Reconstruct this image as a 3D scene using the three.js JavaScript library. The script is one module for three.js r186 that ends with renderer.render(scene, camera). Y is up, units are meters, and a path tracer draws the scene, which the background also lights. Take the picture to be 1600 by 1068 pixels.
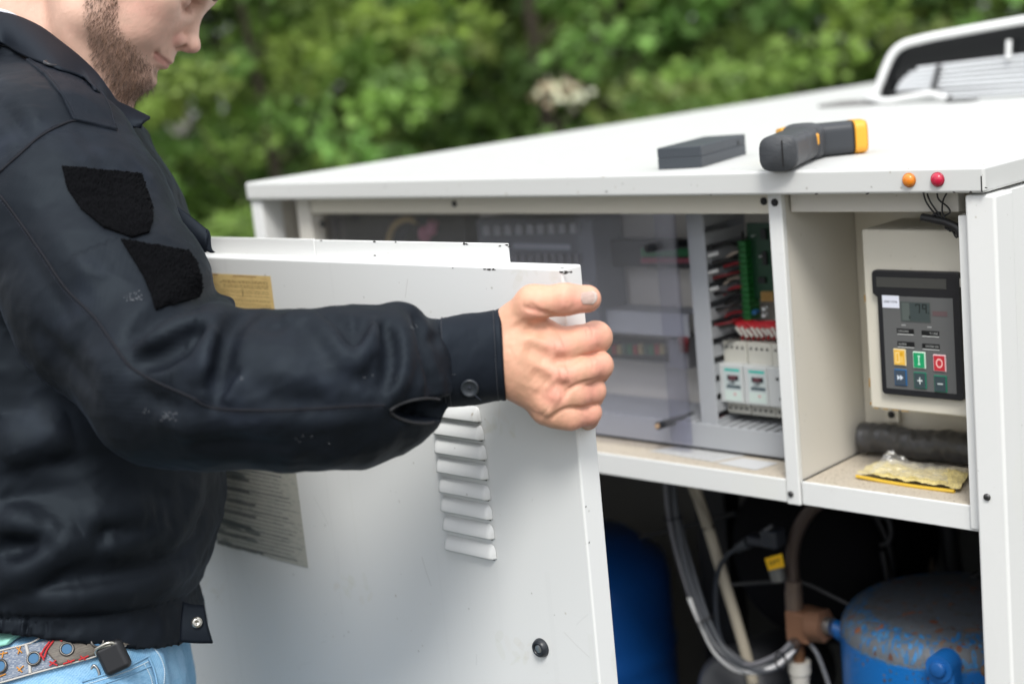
import * as THREE from 'three';
import { RoundedBoxGeometry } from 'three/addons/geometries/RoundedBoxGeometry.js';
import { mergeGeometries, mergeVertices } from 'three/addons/utils/BufferGeometryUtils.js';
import { ImprovedNoise } from 'three/addons/math/ImprovedNoise.js';

// ---------- camera, sky, sun, exposure ----------
const scene = new THREE.Scene();
const camera = new THREE.PerspectiveCamera(25.57, 1600 / 1068, 0.05, 200);
camera.rotation.order = 'YXZ';
camera.rotation.set(-0.1882, 0.7704, -0.0988);
camera.position.set(0.65596, 0.14667, 1.33427);
camera.focus = 1.42;
camera.userData.fStop = 3.1;
const renderer = new THREE.WebGLRenderer({ antialias: true });
renderer.setSize(1024, 683);
renderer.toneMapping = THREE.LinearToneMapping;
renderer.toneMappingExposure = 1.37;
renderer.shadowMap.enabled = true;
scene.add(camera);
{ // bright, thinly overcast sky: white overhead, a little bluer and dimmer towards the horizon, brighter round the veiled sun
  const w = 256, h = 128, d = new Float32Array(w * h * 4), sun = new THREE.Vector3(0.62, 1.2, 0.68).normalize(), n = new ImprovedNoise();
  for (let j = 0; j < h; j++) for (let i = 0; i < w; i++) {
    const th = (j + 0.5) / h * Math.PI - Math.PI / 2, ph = ((i + 0.5) / w - 0.5) * 2 * Math.PI;
    const x = Math.cos(th) * Math.cos(ph), y = Math.sin(th), z = Math.cos(th) * Math.sin(ph);
    const up = Math.max(0, y), c = Math.max(0, x * sun.x + y * sun.y + z * sun.z);
    let L = (0.62 + 0.5 * up + 0.9 * Math.pow(c, 7)) * (1 + 0.16 * n.noise(x * 3, y * 5, z * 3) + 0.08 * n.noise(x * 8, y * 12, z * 8));
    if (y < 0) L *= Math.max(0.25, 1 + y * 4);
    const o = (j * w + i) * 4;
    d[o] = L * 0.98; d[o + 1] = L * 1.0; d[o + 2] = L * 1.05; d[o + 3] = 1;
  }
  const sky = new THREE.DataTexture(d, w, h, THREE.RGBAFormat, THREE.FloatType);
  sky.mapping = THREE.EquirectangularReflectionMapping; sky.magFilter = THREE.LinearFilter; sky.needsUpdate = true;
  scene.background = sky; scene.environment = sky;
}
const sunLight = new THREE.DirectionalLight(new THREE.Color(1, 0.965, 0.9), 2.1);
sunLight.position.set(6.2, 12.0, 6.8); sunLight.castShadow = true; sunLight.shadow.radius = 34;
sunLight.shadow.mapSize.set(2048, 2048);
Object.assign(sunLight.shadow.camera, { left: -9, right: 9, top: 9, bottom: -9, near: 0.1, far: 45 });
scene.add(sunLight);

// ---------- helpers ----------
let seed = 7;
const rnd = () => { seed = (seed * 1664525 + 1013904223) >>> 0; return seed / 4294967296; };
const rr = (a, b) => a + (b - a) * rnd();
const V = (x, y, z) => new THREE.Vector3(x, y, z);
const perlin = new ImprovedNoise();
const N3 = (x, y, z) => perlin.noise(x, y, z);
const F = 2353.3, CX = 798.9, CY = 532.9;
camera.updateMatrixWorld(true);
const camM = camera.matrixWorld, camP = camera.position.clone(), camQ = camera.quaternion.clone();
const ray = (px, py) => V((px - CX) / F, -(py - CY) / F, -1).applyQuaternion(camQ);
const at = (px, py, d) => ray(px, py).multiplyScalar(d).add(camP);                 // a point at forward distance d
const onZ = (px, py, z) => { const r = ray(px, py); return r.multiplyScalar((z - camP.z) / r.z).add(camP); };
const onY = (px, py, y) => { const r = ray(px, py); return r.multiplyScalar((y - camP.y) / r.y).add(camP); };
const onX = (px, py, x) => { const r = ray(px, py); return r.multiplyScalar((x - camP.x) / r.x).add(camP); };
const names = {};
const numbered = n => { const k = names[n] = (names[n] ?? -1) + 1; return k ? `${n}_${String(k).padStart(3, '0')}` : n; };
function tag(o, label, category, group, kind) {
  if (label) o.userData.label = label; if (category) o.userData.category = category; if (group) o.userData.group = group; if (kind) o.userData.kind = kind; return o;
}
function thing(name, label, category, pos, group) {
  const o = new THREE.Group(); o.name = numbered(name); o.position.copy(pos); scene.add(o); return tag(o, label, category, group);
}
const prep = g => { for (const k of Object.keys(g.attributes)) if (!['position', 'normal', 'uv', 'color'].includes(k)) g.deleteAttribute(k); return g.index ? g.toNonIndexed() : g; };
function origin(o) { const p = V(0, 0, 0); for (let q = o; q && q !== scene; q = q.parent) p.add(q.position); return p; }
// a named mesh made of geometries given in world coordinates, under parent
function part(name, geos, mat, parent = scene, label) {
  let list = (Array.isArray(geos) ? geos : [geos]);
  let g = list.length === 1 ? list[0] : mergeGeometries(list.map(prep), false);
  const o = origin(parent);
  const c = g.boundingBox || (g.computeBoundingBox(), g.boundingBox);
  const base = parent === scene ? V((c.min.x + c.max.x) / 2, c.min.y, (c.min.z + c.max.z) / 2) : V(0, 0, 0);
  g.translate(-o.x - base.x, -o.y - base.y, -o.z - base.z); g.boundingBox = null;
  const m = new THREE.Mesh(g, mat); m.name = parent === scene ? numbered(name) : name; m.position.copy(base); m.castShadow = m.receiveShadow = true;
  if (label) m.userData.label = label;
  parent.add(m); return m;
}
function uvBox(g) { // texture coordinates in metres, along the axis each face looks
  const p = g.attributes.position, n = g.attributes.normal, u = new Float32Array(p.count * 2);
  for (let i = 0; i < p.count; i++) {
    const a = Math.abs(n.getX(i)), b = Math.abs(n.getY(i)), c = Math.abs(n.getZ(i));
    if (b >= a && b >= c) { u[2 * i] = p.getX(i); u[2 * i + 1] = -p.getZ(i); }
    else if (a >= c) { u[2 * i] = -p.getZ(i); u[2 * i + 1] = p.getY(i); }
    else { u[2 * i] = p.getX(i); u[2 * i + 1] = p.getY(i); }
  }
  g.setAttribute('uv', new THREE.BufferAttribute(u, 2)); return g;
}
function bx(x0, x1, y0, y1, z0, z1, bev = 0) {
  const w = Math.abs(x1 - x0), h = Math.abs(y1 - y0), d = Math.abs(z1 - z0);
  const r = Math.min(bev, w / 2.01, h / 2.01, d / 2.01);
  const g = r > 0 ? new RoundedBoxGeometry(w, h, d, 2, r) : new THREE.BoxGeometry(w, h, d);
  g.translate((x0 + x1) / 2, (y0 + y1) / 2, (z0 + z1) / 2);
  return uvBox(g);
}
// a box whose front face at depth z covers a rectangle of the front plane given by two corners seen in the photograph
function pbx(px0, py0, px1, py1, z, depth, bev = 0) {
  const a = onZ(px0, py0, z), b = onZ(px1, py1, z);
  return bx(Math.min(a.x, b.x), Math.max(a.x, b.x), Math.min(a.y, b.y), Math.max(a.y, b.y), z - depth, z, bev);
}
const cyl = (a, b, r0, r1 = r0, seg = 20) => {
  const d = b.clone().sub(a), g = new THREE.CylinderGeometry(r1, r0, d.length(), seg);
  g.applyQuaternion(new THREE.Quaternion().setFromUnitVectors(V(0, 1, 0), d.clone().normalize())); return g.translate((a.x + b.x) / 2, (a.y + b.y) / 2, (a.z + b.z) / 2);
};
const tube = (pts, r, seg = 40, rad = 10, closed = false) => new THREE.TubeGeometry(new THREE.CatmullRomCurve3(pts, closed), seg, r, rad, closed);
function lathe(profile, pos, dir = V(0, 1, 0), seg = 40) {
  const g = new THREE.LatheGeometry(profile.map(p => new THREE.Vector2(p[0], p[1])), seg);
  g.applyQuaternion(new THREE.Quaternion().setFromUnitVectors(V(0, 1, 0), dir.clone().normalize())); return g.translate(pos.x, pos.y, pos.z);
}
const ell = (c, r, seg = 20) => new THREE.SphereGeometry(1, seg, seg >> 1).scale(r.x, r.y, r.z).translate(c.x, c.y, c.z);
function quadUV(a, b, c, d) { // a flat sheet a-b-c-d (top left, top right, bottom right, bottom left) with its own 0..1 coordinates
  const g = new THREE.BufferGeometry();
  g.setAttribute('position', new THREE.Float32BufferAttribute([a, b, c, d].flatMap(p => [p.x, p.y, p.z]), 3));
  g.setAttribute('uv', new THREE.Float32BufferAttribute([0, 1, 1, 1, 1, 0, 0, 0], 2)); g.setIndex([0, 3, 1, 1, 3, 2]); g.computeVertexNormals(); return g;
}
function tex(w, h, draw, opt = {}) {
  const c = document.createElement('canvas'); c.width = w; c.height = h; draw(c.getContext('2d'), w, h);
  const t = new THREE.CanvasTexture(c); if (!opt.data) t.colorSpace = THREE.SRGBColorSpace;
  t.wrapS = t.wrapT = opt.clamp ? THREE.ClampToEdgeWrapping : THREE.RepeatWrapping; if (opt.repeat) t.repeat.set(...opt.repeat); t.magFilter = THREE.LinearFilter; return t;
}
function noiseTex(n, fn, opt = {}) { // fn(u, v, tiling noise) -> [r, g, b] 0..1
  const d = new Uint8Array(n * n * 4);
  const tn = (u, v, f, s = 0) => { const a = u * 2 * Math.PI, b = v * 2 * Math.PI, k = f / 6.283; return N3(Math.cos(a) * k + s * 7.3, Math.sin(a) * k + Math.cos(b) * k * 1.31 + s, Math.sin(b) * k + s * 3.1); };
  for (let j = 0; j < n; j++) for (let i = 0; i < n; i++) { const c = fn(i / n, j / n, tn), o = (j * n + i) * 4; for (let k = 0; k < 3; k++) d[o + k] = Math.max(0, Math.min(255, c[k] * 255)); d[o + 3] = 255; }
  const t = new THREE.DataTexture(d, n, n); t.wrapS = t.wrapT = THREE.RepeatWrapping; t.magFilter = THREE.LinearFilter; t.minFilter = THREE.LinearMipmapLinearFilter; if (!opt.data) t.colorSpace = THREE.SRGBColorSpace;
  if (opt.repeat) t.repeat.set(...opt.repeat); t.needsUpdate = true; return t;
}
const std = (r, g, b, rough = 0.6, metal = 0, extra = {}) => new THREE.MeshStandardMaterial({ color: new THREE.Color().setRGB(r, g, b), roughness: rough, metalness: metal, side: THREE.DoubleSide, ...extra });
const phy = (r, g, b, rough = 0.6, extra = {}) => new THREE.MeshPhysicalMaterial({ color: new THREE.Color().setRGB(r, g, b), roughness: rough, side: THREE.DoubleSide, ...extra });

// ---------- shared materials ----------
const speckle = (base, amount, brown, big = 1) => tex(1024, 1024, (g, w, h) => {
  g.fillStyle = base; g.fillRect(0, 0, w, h);
  for (let i = 0; i < 120; i++) { g.globalAlpha = rr(0.004, 0.012); g.fillStyle = rnd() < 0.5 ? '#8a8577' : '#ffffff'; g.beginPath(); g.ellipse(rr(0, w), rr(0, h), rr(10, 70), rr(6, 40), rr(0, 3), 0, 7); g.fill(); }
  for (let i = 0; i < amount; i++) { g.globalAlpha = big > 2 ? rr(0.25, 0.8) : rr(0.08, 0.5); g.fillStyle = brown[Math.floor(rnd() * brown.length)]; const r = (0.35 + 1.0 * rnd() * rnd() * rnd()) * big; g.beginPath(); g.ellipse(rr(0, w), rr(0, h), r, r * rr(0.5, 1), rr(0, 3), 0, 7); g.fill(); }
  g.lineWidth = 0.8; for (let i = 0; i < amount / 24; i++) { g.globalAlpha = rr(0.03, 0.12); g.strokeStyle = '#77756c'; const x = rr(0, w), y = rr(0, h), a = rr(0, 6.3), l = rr(4, 22); g.beginPath(); g.moveTo(x, y); g.lineTo(x + Math.cos(a) * l, y + Math.sin(a) * l); g.stroke(); }
});
const peel = noiseTex(256, (u, v, n) => { const k = 0.5 + 0.35 * n(u, v, 40) + 0.15 * n(u, v, 110, 2); return [k, k, k]; }, { data: true, repeat: [8, 8] });
const roughVar = noiseTex(256, (u, v, n) => { const k = 0.9 + 0.05 * n(u, v, 9) + 0.05 * n(u, v, 31, 3); return [k, k, k]; }, { data: true, repeat: [2, 2] });
const paintMap = speckle('#f6f6f4', 520, ['#6b665a', '#8a7a60', '#55524a', '#9c9688']);
const creamMap = speckle('#f4f1ea', 1500, ['#7a6446', '#6b5a40', '#8d7b5c', '#4c4436']);
const dirtyMap = speckle('#d6cec2', 24000, ['#6e5c45', '#7b6650', '#57493a', '#8c765a', '#6a625a', '#7e786f'], 2.6); dirtyMap.repeat.set(2.2, 2.2);
const panelMap = tex(1024, 1024, (g, w, h) => { // one metre of painted sheet: faint handling marks, a few runs and yellowed spots, fine scratches
  g.fillStyle = '#f6f6f5'; g.fillRect(0, 0, w, h);
  for (let i = 0; i < 70; i++) { g.globalAlpha = rr(0.01, 0.03); g.fillStyle = rnd() < 0.6 ? '#9c9a90' : '#ffffff'; g.fillRect(rr(0, w), rr(0, h), rr(2, 7), rr(30, 260)); }
  for (let i = 0; i < 40; i++) { const x = rr(0, w), y = rr(0, h); for (let k = 0; k < 14; k++) { g.globalAlpha = rr(0.02, 0.06); g.fillStyle = '#b8aa78'; g.beginPath(); g.ellipse(x + rr(-30, 30), y + rr(-12, 12), rr(2, 12), rr(1, 5), rr(0, 3), 0, 7); g.fill(); } }
  for (let i = 0; i < 380; i++) { g.globalAlpha = rr(0.15, 0.55); g.fillStyle = ['#6b665a', '#8a7a60', '#77756c', '#4f4c46'][i & 3]; const r = 0.5 + 1.3 * rnd() * rnd(); g.beginPath(); g.ellipse(rr(0, w), rr(0, h), r, r * 0.7, rr(0, 3), 0, 7); g.fill(); }
  g.lineWidth = 0.9; for (let i = 0; i < 70; i++) { g.globalAlpha = rr(0.06, 0.25); g.strokeStyle = '#83827c'; const x = rr(0, w), y = rr(0, h), a = rr(0, 6.3), l = rr(5, 40); g.beginPath(); g.moveTo(x, y); g.quadraticCurveTo(x + Math.cos(a) * l * 0.5 + rr(-3, 3), y + Math.sin(a) * l * 0.5, x + Math.cos(a) * l, y + Math.sin(a) * l); g.stroke(); }
});
const M = {
  paint: phy(0.80, 0.81, 0.815, 0.42, { map: paintMap, bumpMap: peel, bumpScale: 0.00006, roughnessMap: roughVar }),
  roof: phy(0.66, 0.67, 0.675, 0.4, { map: speckle('#f4f4f1', 1300, ['#6b665a', '#8a7a60', '#55524a', '#9c9688'], 2.1), bumpMap: peel, bumpScale: 0.00006 }),
  panel: phy(0.80, 0.815, 0.82, 0.5, { map: panelMap, bumpMap: peel, bumpScale: 0.00006, roughnessMap: roughVar }),
  cream: phy(0.71, 0.70, 0.675, 0.55, { map: creamMap, bumpMap: peel, bumpScale: 0.00005 }),
  beige: phy(0.72, 0.70, 0.635, 0.5, { map: creamMap, bumpMap: peel, bumpScale: 0.00005 }),
  dirty: phy(0.74, 0.72, 0.68, 0.8, { map: dirtyMap }),
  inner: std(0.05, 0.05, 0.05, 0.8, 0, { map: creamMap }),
  dark: std(0.012, 0.012, 0.013, 0.65),
  black: std(0.008, 0.008, 0.009, 0.45),
  rubber: std(0.02, 0.02, 0.022, 0.6),
  steel: std(0.42, 0.42, 0.41, 0.38, 0.9),
  darkSteel: std(0.10, 0.10, 0.10, 0.45, 0.8),
  duct: std(0.36, 0.375, 0.395, 0.55),
  chip: std(0.03, 0.028, 0.026, 0.8),
};
// ---------- ground ----------
const GY = -1.32;
{
  const g = new THREE.PlaneGeometry(120, 120, 1, 1).rotateX(-Math.PI / 2).translate(0, GY, 0); uvBox(g);
  const t = noiseTex(512, (u, v, n) => { const k = 0.62 + 0.2 * n(u, v, 14) + 0.18 * n(u, v, 60, 2) + 0.2 * (rnd() - 0.5); return [k, k * 0.97, k * 0.9]; }, { repeat: [0.5, 0.5] });
  part('ground', g, std(0.16, 0.17, 0.13, 0.95, 0, { map: t })).userData.kind = 'structure';
}
// ---------- the compressor cabinet ----------
const SH = -0.3462, SB = -0.3726, FZ = -0.023;
const cab = thing('machine_cabinet', 'white sheet metal machine cabinet standing open with its front compartments showing', 'cabinet', V(-0.575, GY, -0.92));
{
  const roof = part('roof', [bx(-1.15, 0, -0.0255, 0, -1.85, 0, 0.0035)], M.roof, cab);
  // folded corner seam and wear along the fascia
  part('corner_seam', [bx(-0.0036, -0.0026, -0.0245, -0.009, -0.001, 0.0006)], M.darkSteel, roof);
  const chips = [];
  const chip = (p, r, ax) => { // a small bare spot in the paint, lying on a face that looks along ax
    const s = new THREE.Shape(), k = 7; for (let i = 0; i <= k; i++) { const a = i / k * 6.283, q = r * rr(0.4, 1.1); i ? s.lineTo(Math.cos(a) * q * 1.7, Math.sin(a) * q * 0.7) : s.moveTo(Math.cos(a) * q * 1.7, Math.sin(a) * q * 0.7); }
    const g = new THREE.ShapeGeometry(s); if (ax === 'y') g.rotateX(-Math.PI / 2); if (ax === 'x') g.rotateY(Math.PI / 2); return uvBox(g.translate(p.x, p.y, p.z));
  };
  for (const [x, y, r] of [[1355, 302, 2.2], [1275, 304, 2], [1110, 307, 1.2], [946, 298, 1.6], [688, 313, 1.4], [720, 313, 1], [1490, 299, 1.6], [1516, 299, 2], [1442, 301, 1.4], [1540, 292, 1.6], [560, 314, 1]]) { const p = onZ(x, y, 0.0004); p.y = Math.max(p.y, -0.0245); chips.push(chip(p, r * 0.0008, 'z')); }
  part('paint_chips', chips, M.chip, roof).userData.kind = 'stuff';
  // sides, back, base
  part('side_wall', bx(-0.012, 0.004, -1.2, -0.0285, -1.82, -0.03), M.paint, cab);
  part('side_wall', bx(-1.148, -1.138, -1.2, -0.0275, -1.82, -0.045), M.cream, cab);
  part('back_wall', bx(-1.136, -0.014, -1.2, -0.0275, -1.82, -1.81), M.cream, cab);
  part('base_frame', [bx(-1.15, 0.002, -1.26, -1.2, -1.83, -0.01, 0.004)], M.darkSteel, cab);
  for (const [x, z] of [[-1.1, -0.1], [-0.05, -0.1], [-1.1, -1.7], [-0.05, -1.7]]) part('foot', bx(x - 0.05, x + 0.05, GY, -1.262, z - 0.06, z + 0.06, 0.006), M.rubber, cab);
  // corner posts
  part('corner_post', [bx(-0.0245, 0.007, -1.2, -0.0275, -0.045, -0.006, 0.0035)], M.paint, cab);
  part('post_flange', [bx(-0.0385, -0.0265, SB + 0.004, -0.0495, -0.05, -0.019, 0.001)], M.paint, cab);
  part('corner_post', [bx(-1.15, -1.125, -1.2, -0.0275, -0.045, -0.006, 0.003)], M.paint, cab);
  part('frame_stile', [bx(-1.075, -1.045, SB, -0.0275, -0.055, -0.03, 0.002)], M.cream, cab);
  part('recess_panel', [bx(-1.122, -1.078, -1.19, -0.0275, -0.082, -0.078)], M.beige, cab);
  // rails under the roof
  part('top_rail', [bx(-1.042, -0.2605, -0.0497, -0.0272, -0.045, -0.03, 0.0015)], M.beige, cab);
  part('top_rail', [bx(-0.2395, -0.046, -0.0485, -0.0272, -0.05, -0.036, 0.0012)], M.cream, cab);
  // divider between the two compartments
  const div = part('divider', bx(-0.2455, -0.2425, SH, -0.0272, -0.2, -0.031), M.cream, cab); part('divider_flange', bx(-0.2588, -0.2415, SB - 0.001, -0.0272, -0.03, -0.0215, 0.0015), M.paint, div);
  // shelf
  part('shelf', [bx(-1.12, -0.262, SH - 0.004, SH, -0.2, -0.0275, 0.001), bx(-0.2395, -0.03, SH - 0.004, SH, -0.2, -0.0275, 0.001)], M.dirty, cab);
  part('shelf_lip', [bx(-1.12, -0.2605, SB, SH + 0.0005, -0.0265, -0.0235, 0.0012), bx(-0.2398, -0.0285, SB, SH + 0.0005, -0.0265, -0.0235, 0.0012)], M.paint, cab);
  // compartment linings
  part('compartment_back', [bx(-0.2415, -0.014, SH, -0.0275, -0.172, -0.168)], M.beige, cab);
  part('compartment_back', [bx(-1.12, -0.247, SH, -0.0275, -0.176, -0.172)], M.cream, cab);
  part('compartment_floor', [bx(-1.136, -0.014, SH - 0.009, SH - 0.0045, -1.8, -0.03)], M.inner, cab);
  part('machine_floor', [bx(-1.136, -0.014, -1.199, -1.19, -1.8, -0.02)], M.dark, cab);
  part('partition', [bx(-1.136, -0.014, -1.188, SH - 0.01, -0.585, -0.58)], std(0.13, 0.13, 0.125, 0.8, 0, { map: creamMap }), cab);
  // printed lines on the shelf
  const prt = tex(512, 128, (g, w, h) => { g.clearRect(0, 0, w, h); g.fillStyle = '#c3c4c4'; g.fillRect(0, 0, w, h); g.fillStyle = '#77797b'; for (let r = 0; r < 9; r++) for (let x = 12; x < w - 20;) { const l = rr(8, 40); g.fillRect(x, 10 + r * 12.5, Math.min(l, w - 14 - x), 4); x += l + 9; } }, { clamp: true });
  const q = [[1012, 703], [1082, 693], [1180, 708], [1112, 720]].map(([x, y]) => onY(x, y, SH + 0.0006));
  part('printed_label', quadUV(...q), std(1, 1, 1, 0.6, 0, { map: prt }), cab);
  const q2 = [[1118, 722], [1160, 714], [1216, 722], [1180, 733]].map(([x, y]) => onY(x, y, SH + 0.0006));
  part('printed_label', quadUV(...q2), std(0.55, 0.56, 0.57, 0.6), cab);
  // screws and open bolt holes
  const screw = (px, py, z, r, dark, holder = cab) => { const p = onZ(px, py, z); const s = part('screw', lathe([[0, 0.0022], [r * 0.55, 0.0021], [r, 0.0012], [r, 0]], p, V(0, 0, 1), 18), dark ? M.dark : M.darkSteel, holder); part('slot', bx(p.x - r * 0.5, p.x + r * 0.5, p.y - r * 0.12, p.y + r * 0.12, p.z + 0.002, p.z + 0.0026), M.black, s); };
  screw(1210, 315, -0.0215, 0.0042, true); screw(1193, 313, -0.03, 0.0042, true); screw(1235, 770, -0.0208, 0.0034, false); screw(1392, 646, -0.155, 0.004, true); screw(1542, 775, -0.0055, 0.0036, false); screw(503, 348, -0.03, 0.0055, true); screw(709, 317, -0.03, 0.004, true);
  part('mounting_tab', pbx(1382, 632, 1404, 659, -0.157, 0.003, 0.0008), M.beige, cab);
  // two small lamps in the fascia
  for (const [x, y, c, label] of [[1420, 280, [0.75, 0.22, 0.012], 'amber lamp'], [1464.5, 279, [0.5, 0.008, 0.045], 'red lamp']]) {
    const p = onZ(x, y, 0.0004), r = 0.0068;
    const b = part('lamp_bezel', lathe([[r * 1.05, 0], [r * 1.05, 0.0012], [r * 0.9, 0.0022], [r * 0.86, 0.0012]], p, V(0, 0, 1), 28), std(c[0] * 0.7, c[1] * 0.7, c[2] * 0.7, 0.35), roof, label);
    const pr = []; for (let i = 0; i <= 10; i++) { const t = i / 10; pr.push([Math.max(0.00001, r * 0.94 * Math.sin((1 - t) * Math.PI / 2)), 0.0012 + 0.0045 * Math.cos((1 - t) * Math.PI / 2) + 0.0003 * Math.cos(t * 28)]); }
    part('lens', lathe(pr, p, V(0, 0, 1), 28), phy(c[0], c[1], c[2], 0.22, { clearcoat: 0.6 }), b);
  }
}
// ---------- vent window at the back of the roof ----------
{
  const Z = -1.0, P = (x, y, z = Z) => onZ(x, y, z);
  const base = P(1600, 152); base.y = 0;
  const t = thing('roof_vent', 'slanted vent window with rounded white frame and pale slats on the cabinet roof', 'vent', base);
  const rim = [[1366, 151], [1371, 138], [1382, 108], [1394, 83], [1408, 70], [1440, 60], [1500, 48], [1600, 30], [1700, 12], [1800, -6], [1830, 10], [1840, 120]].map(p => P(...p));
  part('frame', tube(rim, 0.0070, 120, 12), M.paint, t);
  const arm = [[1346, 160, -1.03], [1360, 152, -1.0], [1385, 156, -0.985], [1420, 150, -0.98], [1455, 145, -0.975], [1472, 150, -0.965], [1483, 158, -0.955]].map(p => P(...p));
  for (const a of arm) a.y = Math.max(a.y, 0.006);
  part('hinge_arm', tube(arm, 0.0055, 60, 10), M.paint, t);
  part('hinge_foot', [bx(-0.80, -0.70, 0.0005, 0.006, -1.08, -1.0, 0.002)], std(0.16, 0.155, 0.15, 0.7), t);
  part('hinge_foot', [bx(-0.53, -0.485, 0.0005, 0.004, -0.98, -0.945, 0.001)], M.darkSteel, t);
  // dark pane behind
  const sh = new THREE.Shape(); const poly = [[1366, 156], [1384, 108], [1398, 82], [1440, 64], [1600, 34], [1800, 0], [1838, 20], [1838, 150]].map(p => P(p[0], p[1], Z - 0.02));
  poly.forEach((p, i) => i ? sh.lineTo(p.x, Math.max(p.y, 0.001)) : sh.moveTo(p.x, Math.max(p.y, 0.001)));
  part('pane', uvBox(new THREE.ExtrudeGeometry(sh, { depth: 0.004, bevelEnabled: false }).translate(0, 0, Z - 0.022)), phy(0.012, 0.013, 0.014, 0.12), t);
  // slats
  const rows = [[1432, 106, 1600, 86], [1420, 113.5, 1600, 94.5], [1412, 120.5, 1600, 103], [1406, 127, 1600, 111.5], [1402, 133, 1600, 119.5], [1400, 139, 1600, 127], [1470, 143.5, 1600, 135], [1480, 150.5, 1600, 143]];
  for (const [x0, y0, x1, y1] of rows) {
    const a = P(x0, y0, Z - 0.008), b = P(x1 + 200, y1 + (y1 - y0) / (x1 - x0) * 200, Z - 0.008), d = b.clone().sub(a), L = d.length();
    const g = new RoundedBoxGeometry(L, 0.0058, 0.006, 2, 0.0025).rotateZ(Math.atan2(d.y, d.x)).translate((a.x + b.x) / 2, (a.y + b.y) / 2, (a.z + b.z) / 2);
    part('slat', uvBox(g), std(0.66, 0.68, 0.7, 0.45), t);
  }
  for (const [x0, y0, x1, y1, c] of [[1467, 100, 1457, 138, M.dark], [1576, 62, 1575, 90, M.paint], [1385, 128, 1380, 142, M.dark]]) {
    const gs = []; for (let i = 0; i < 7; i++) { const k = (i + 0.5) / 7, p = P(x0 + (x1 - x0) * k, y0 + (y1 - y0) * k, Z + 0.0005); gs.push(bx(p.x - 0.004, p.x + 0.004, p.y - 0.0028, p.y + 0.0028, p.z - 0.002, p.z + 0.002, 0.001)); }
    part('ladder_cord', gs, c, t);
  }
}
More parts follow.
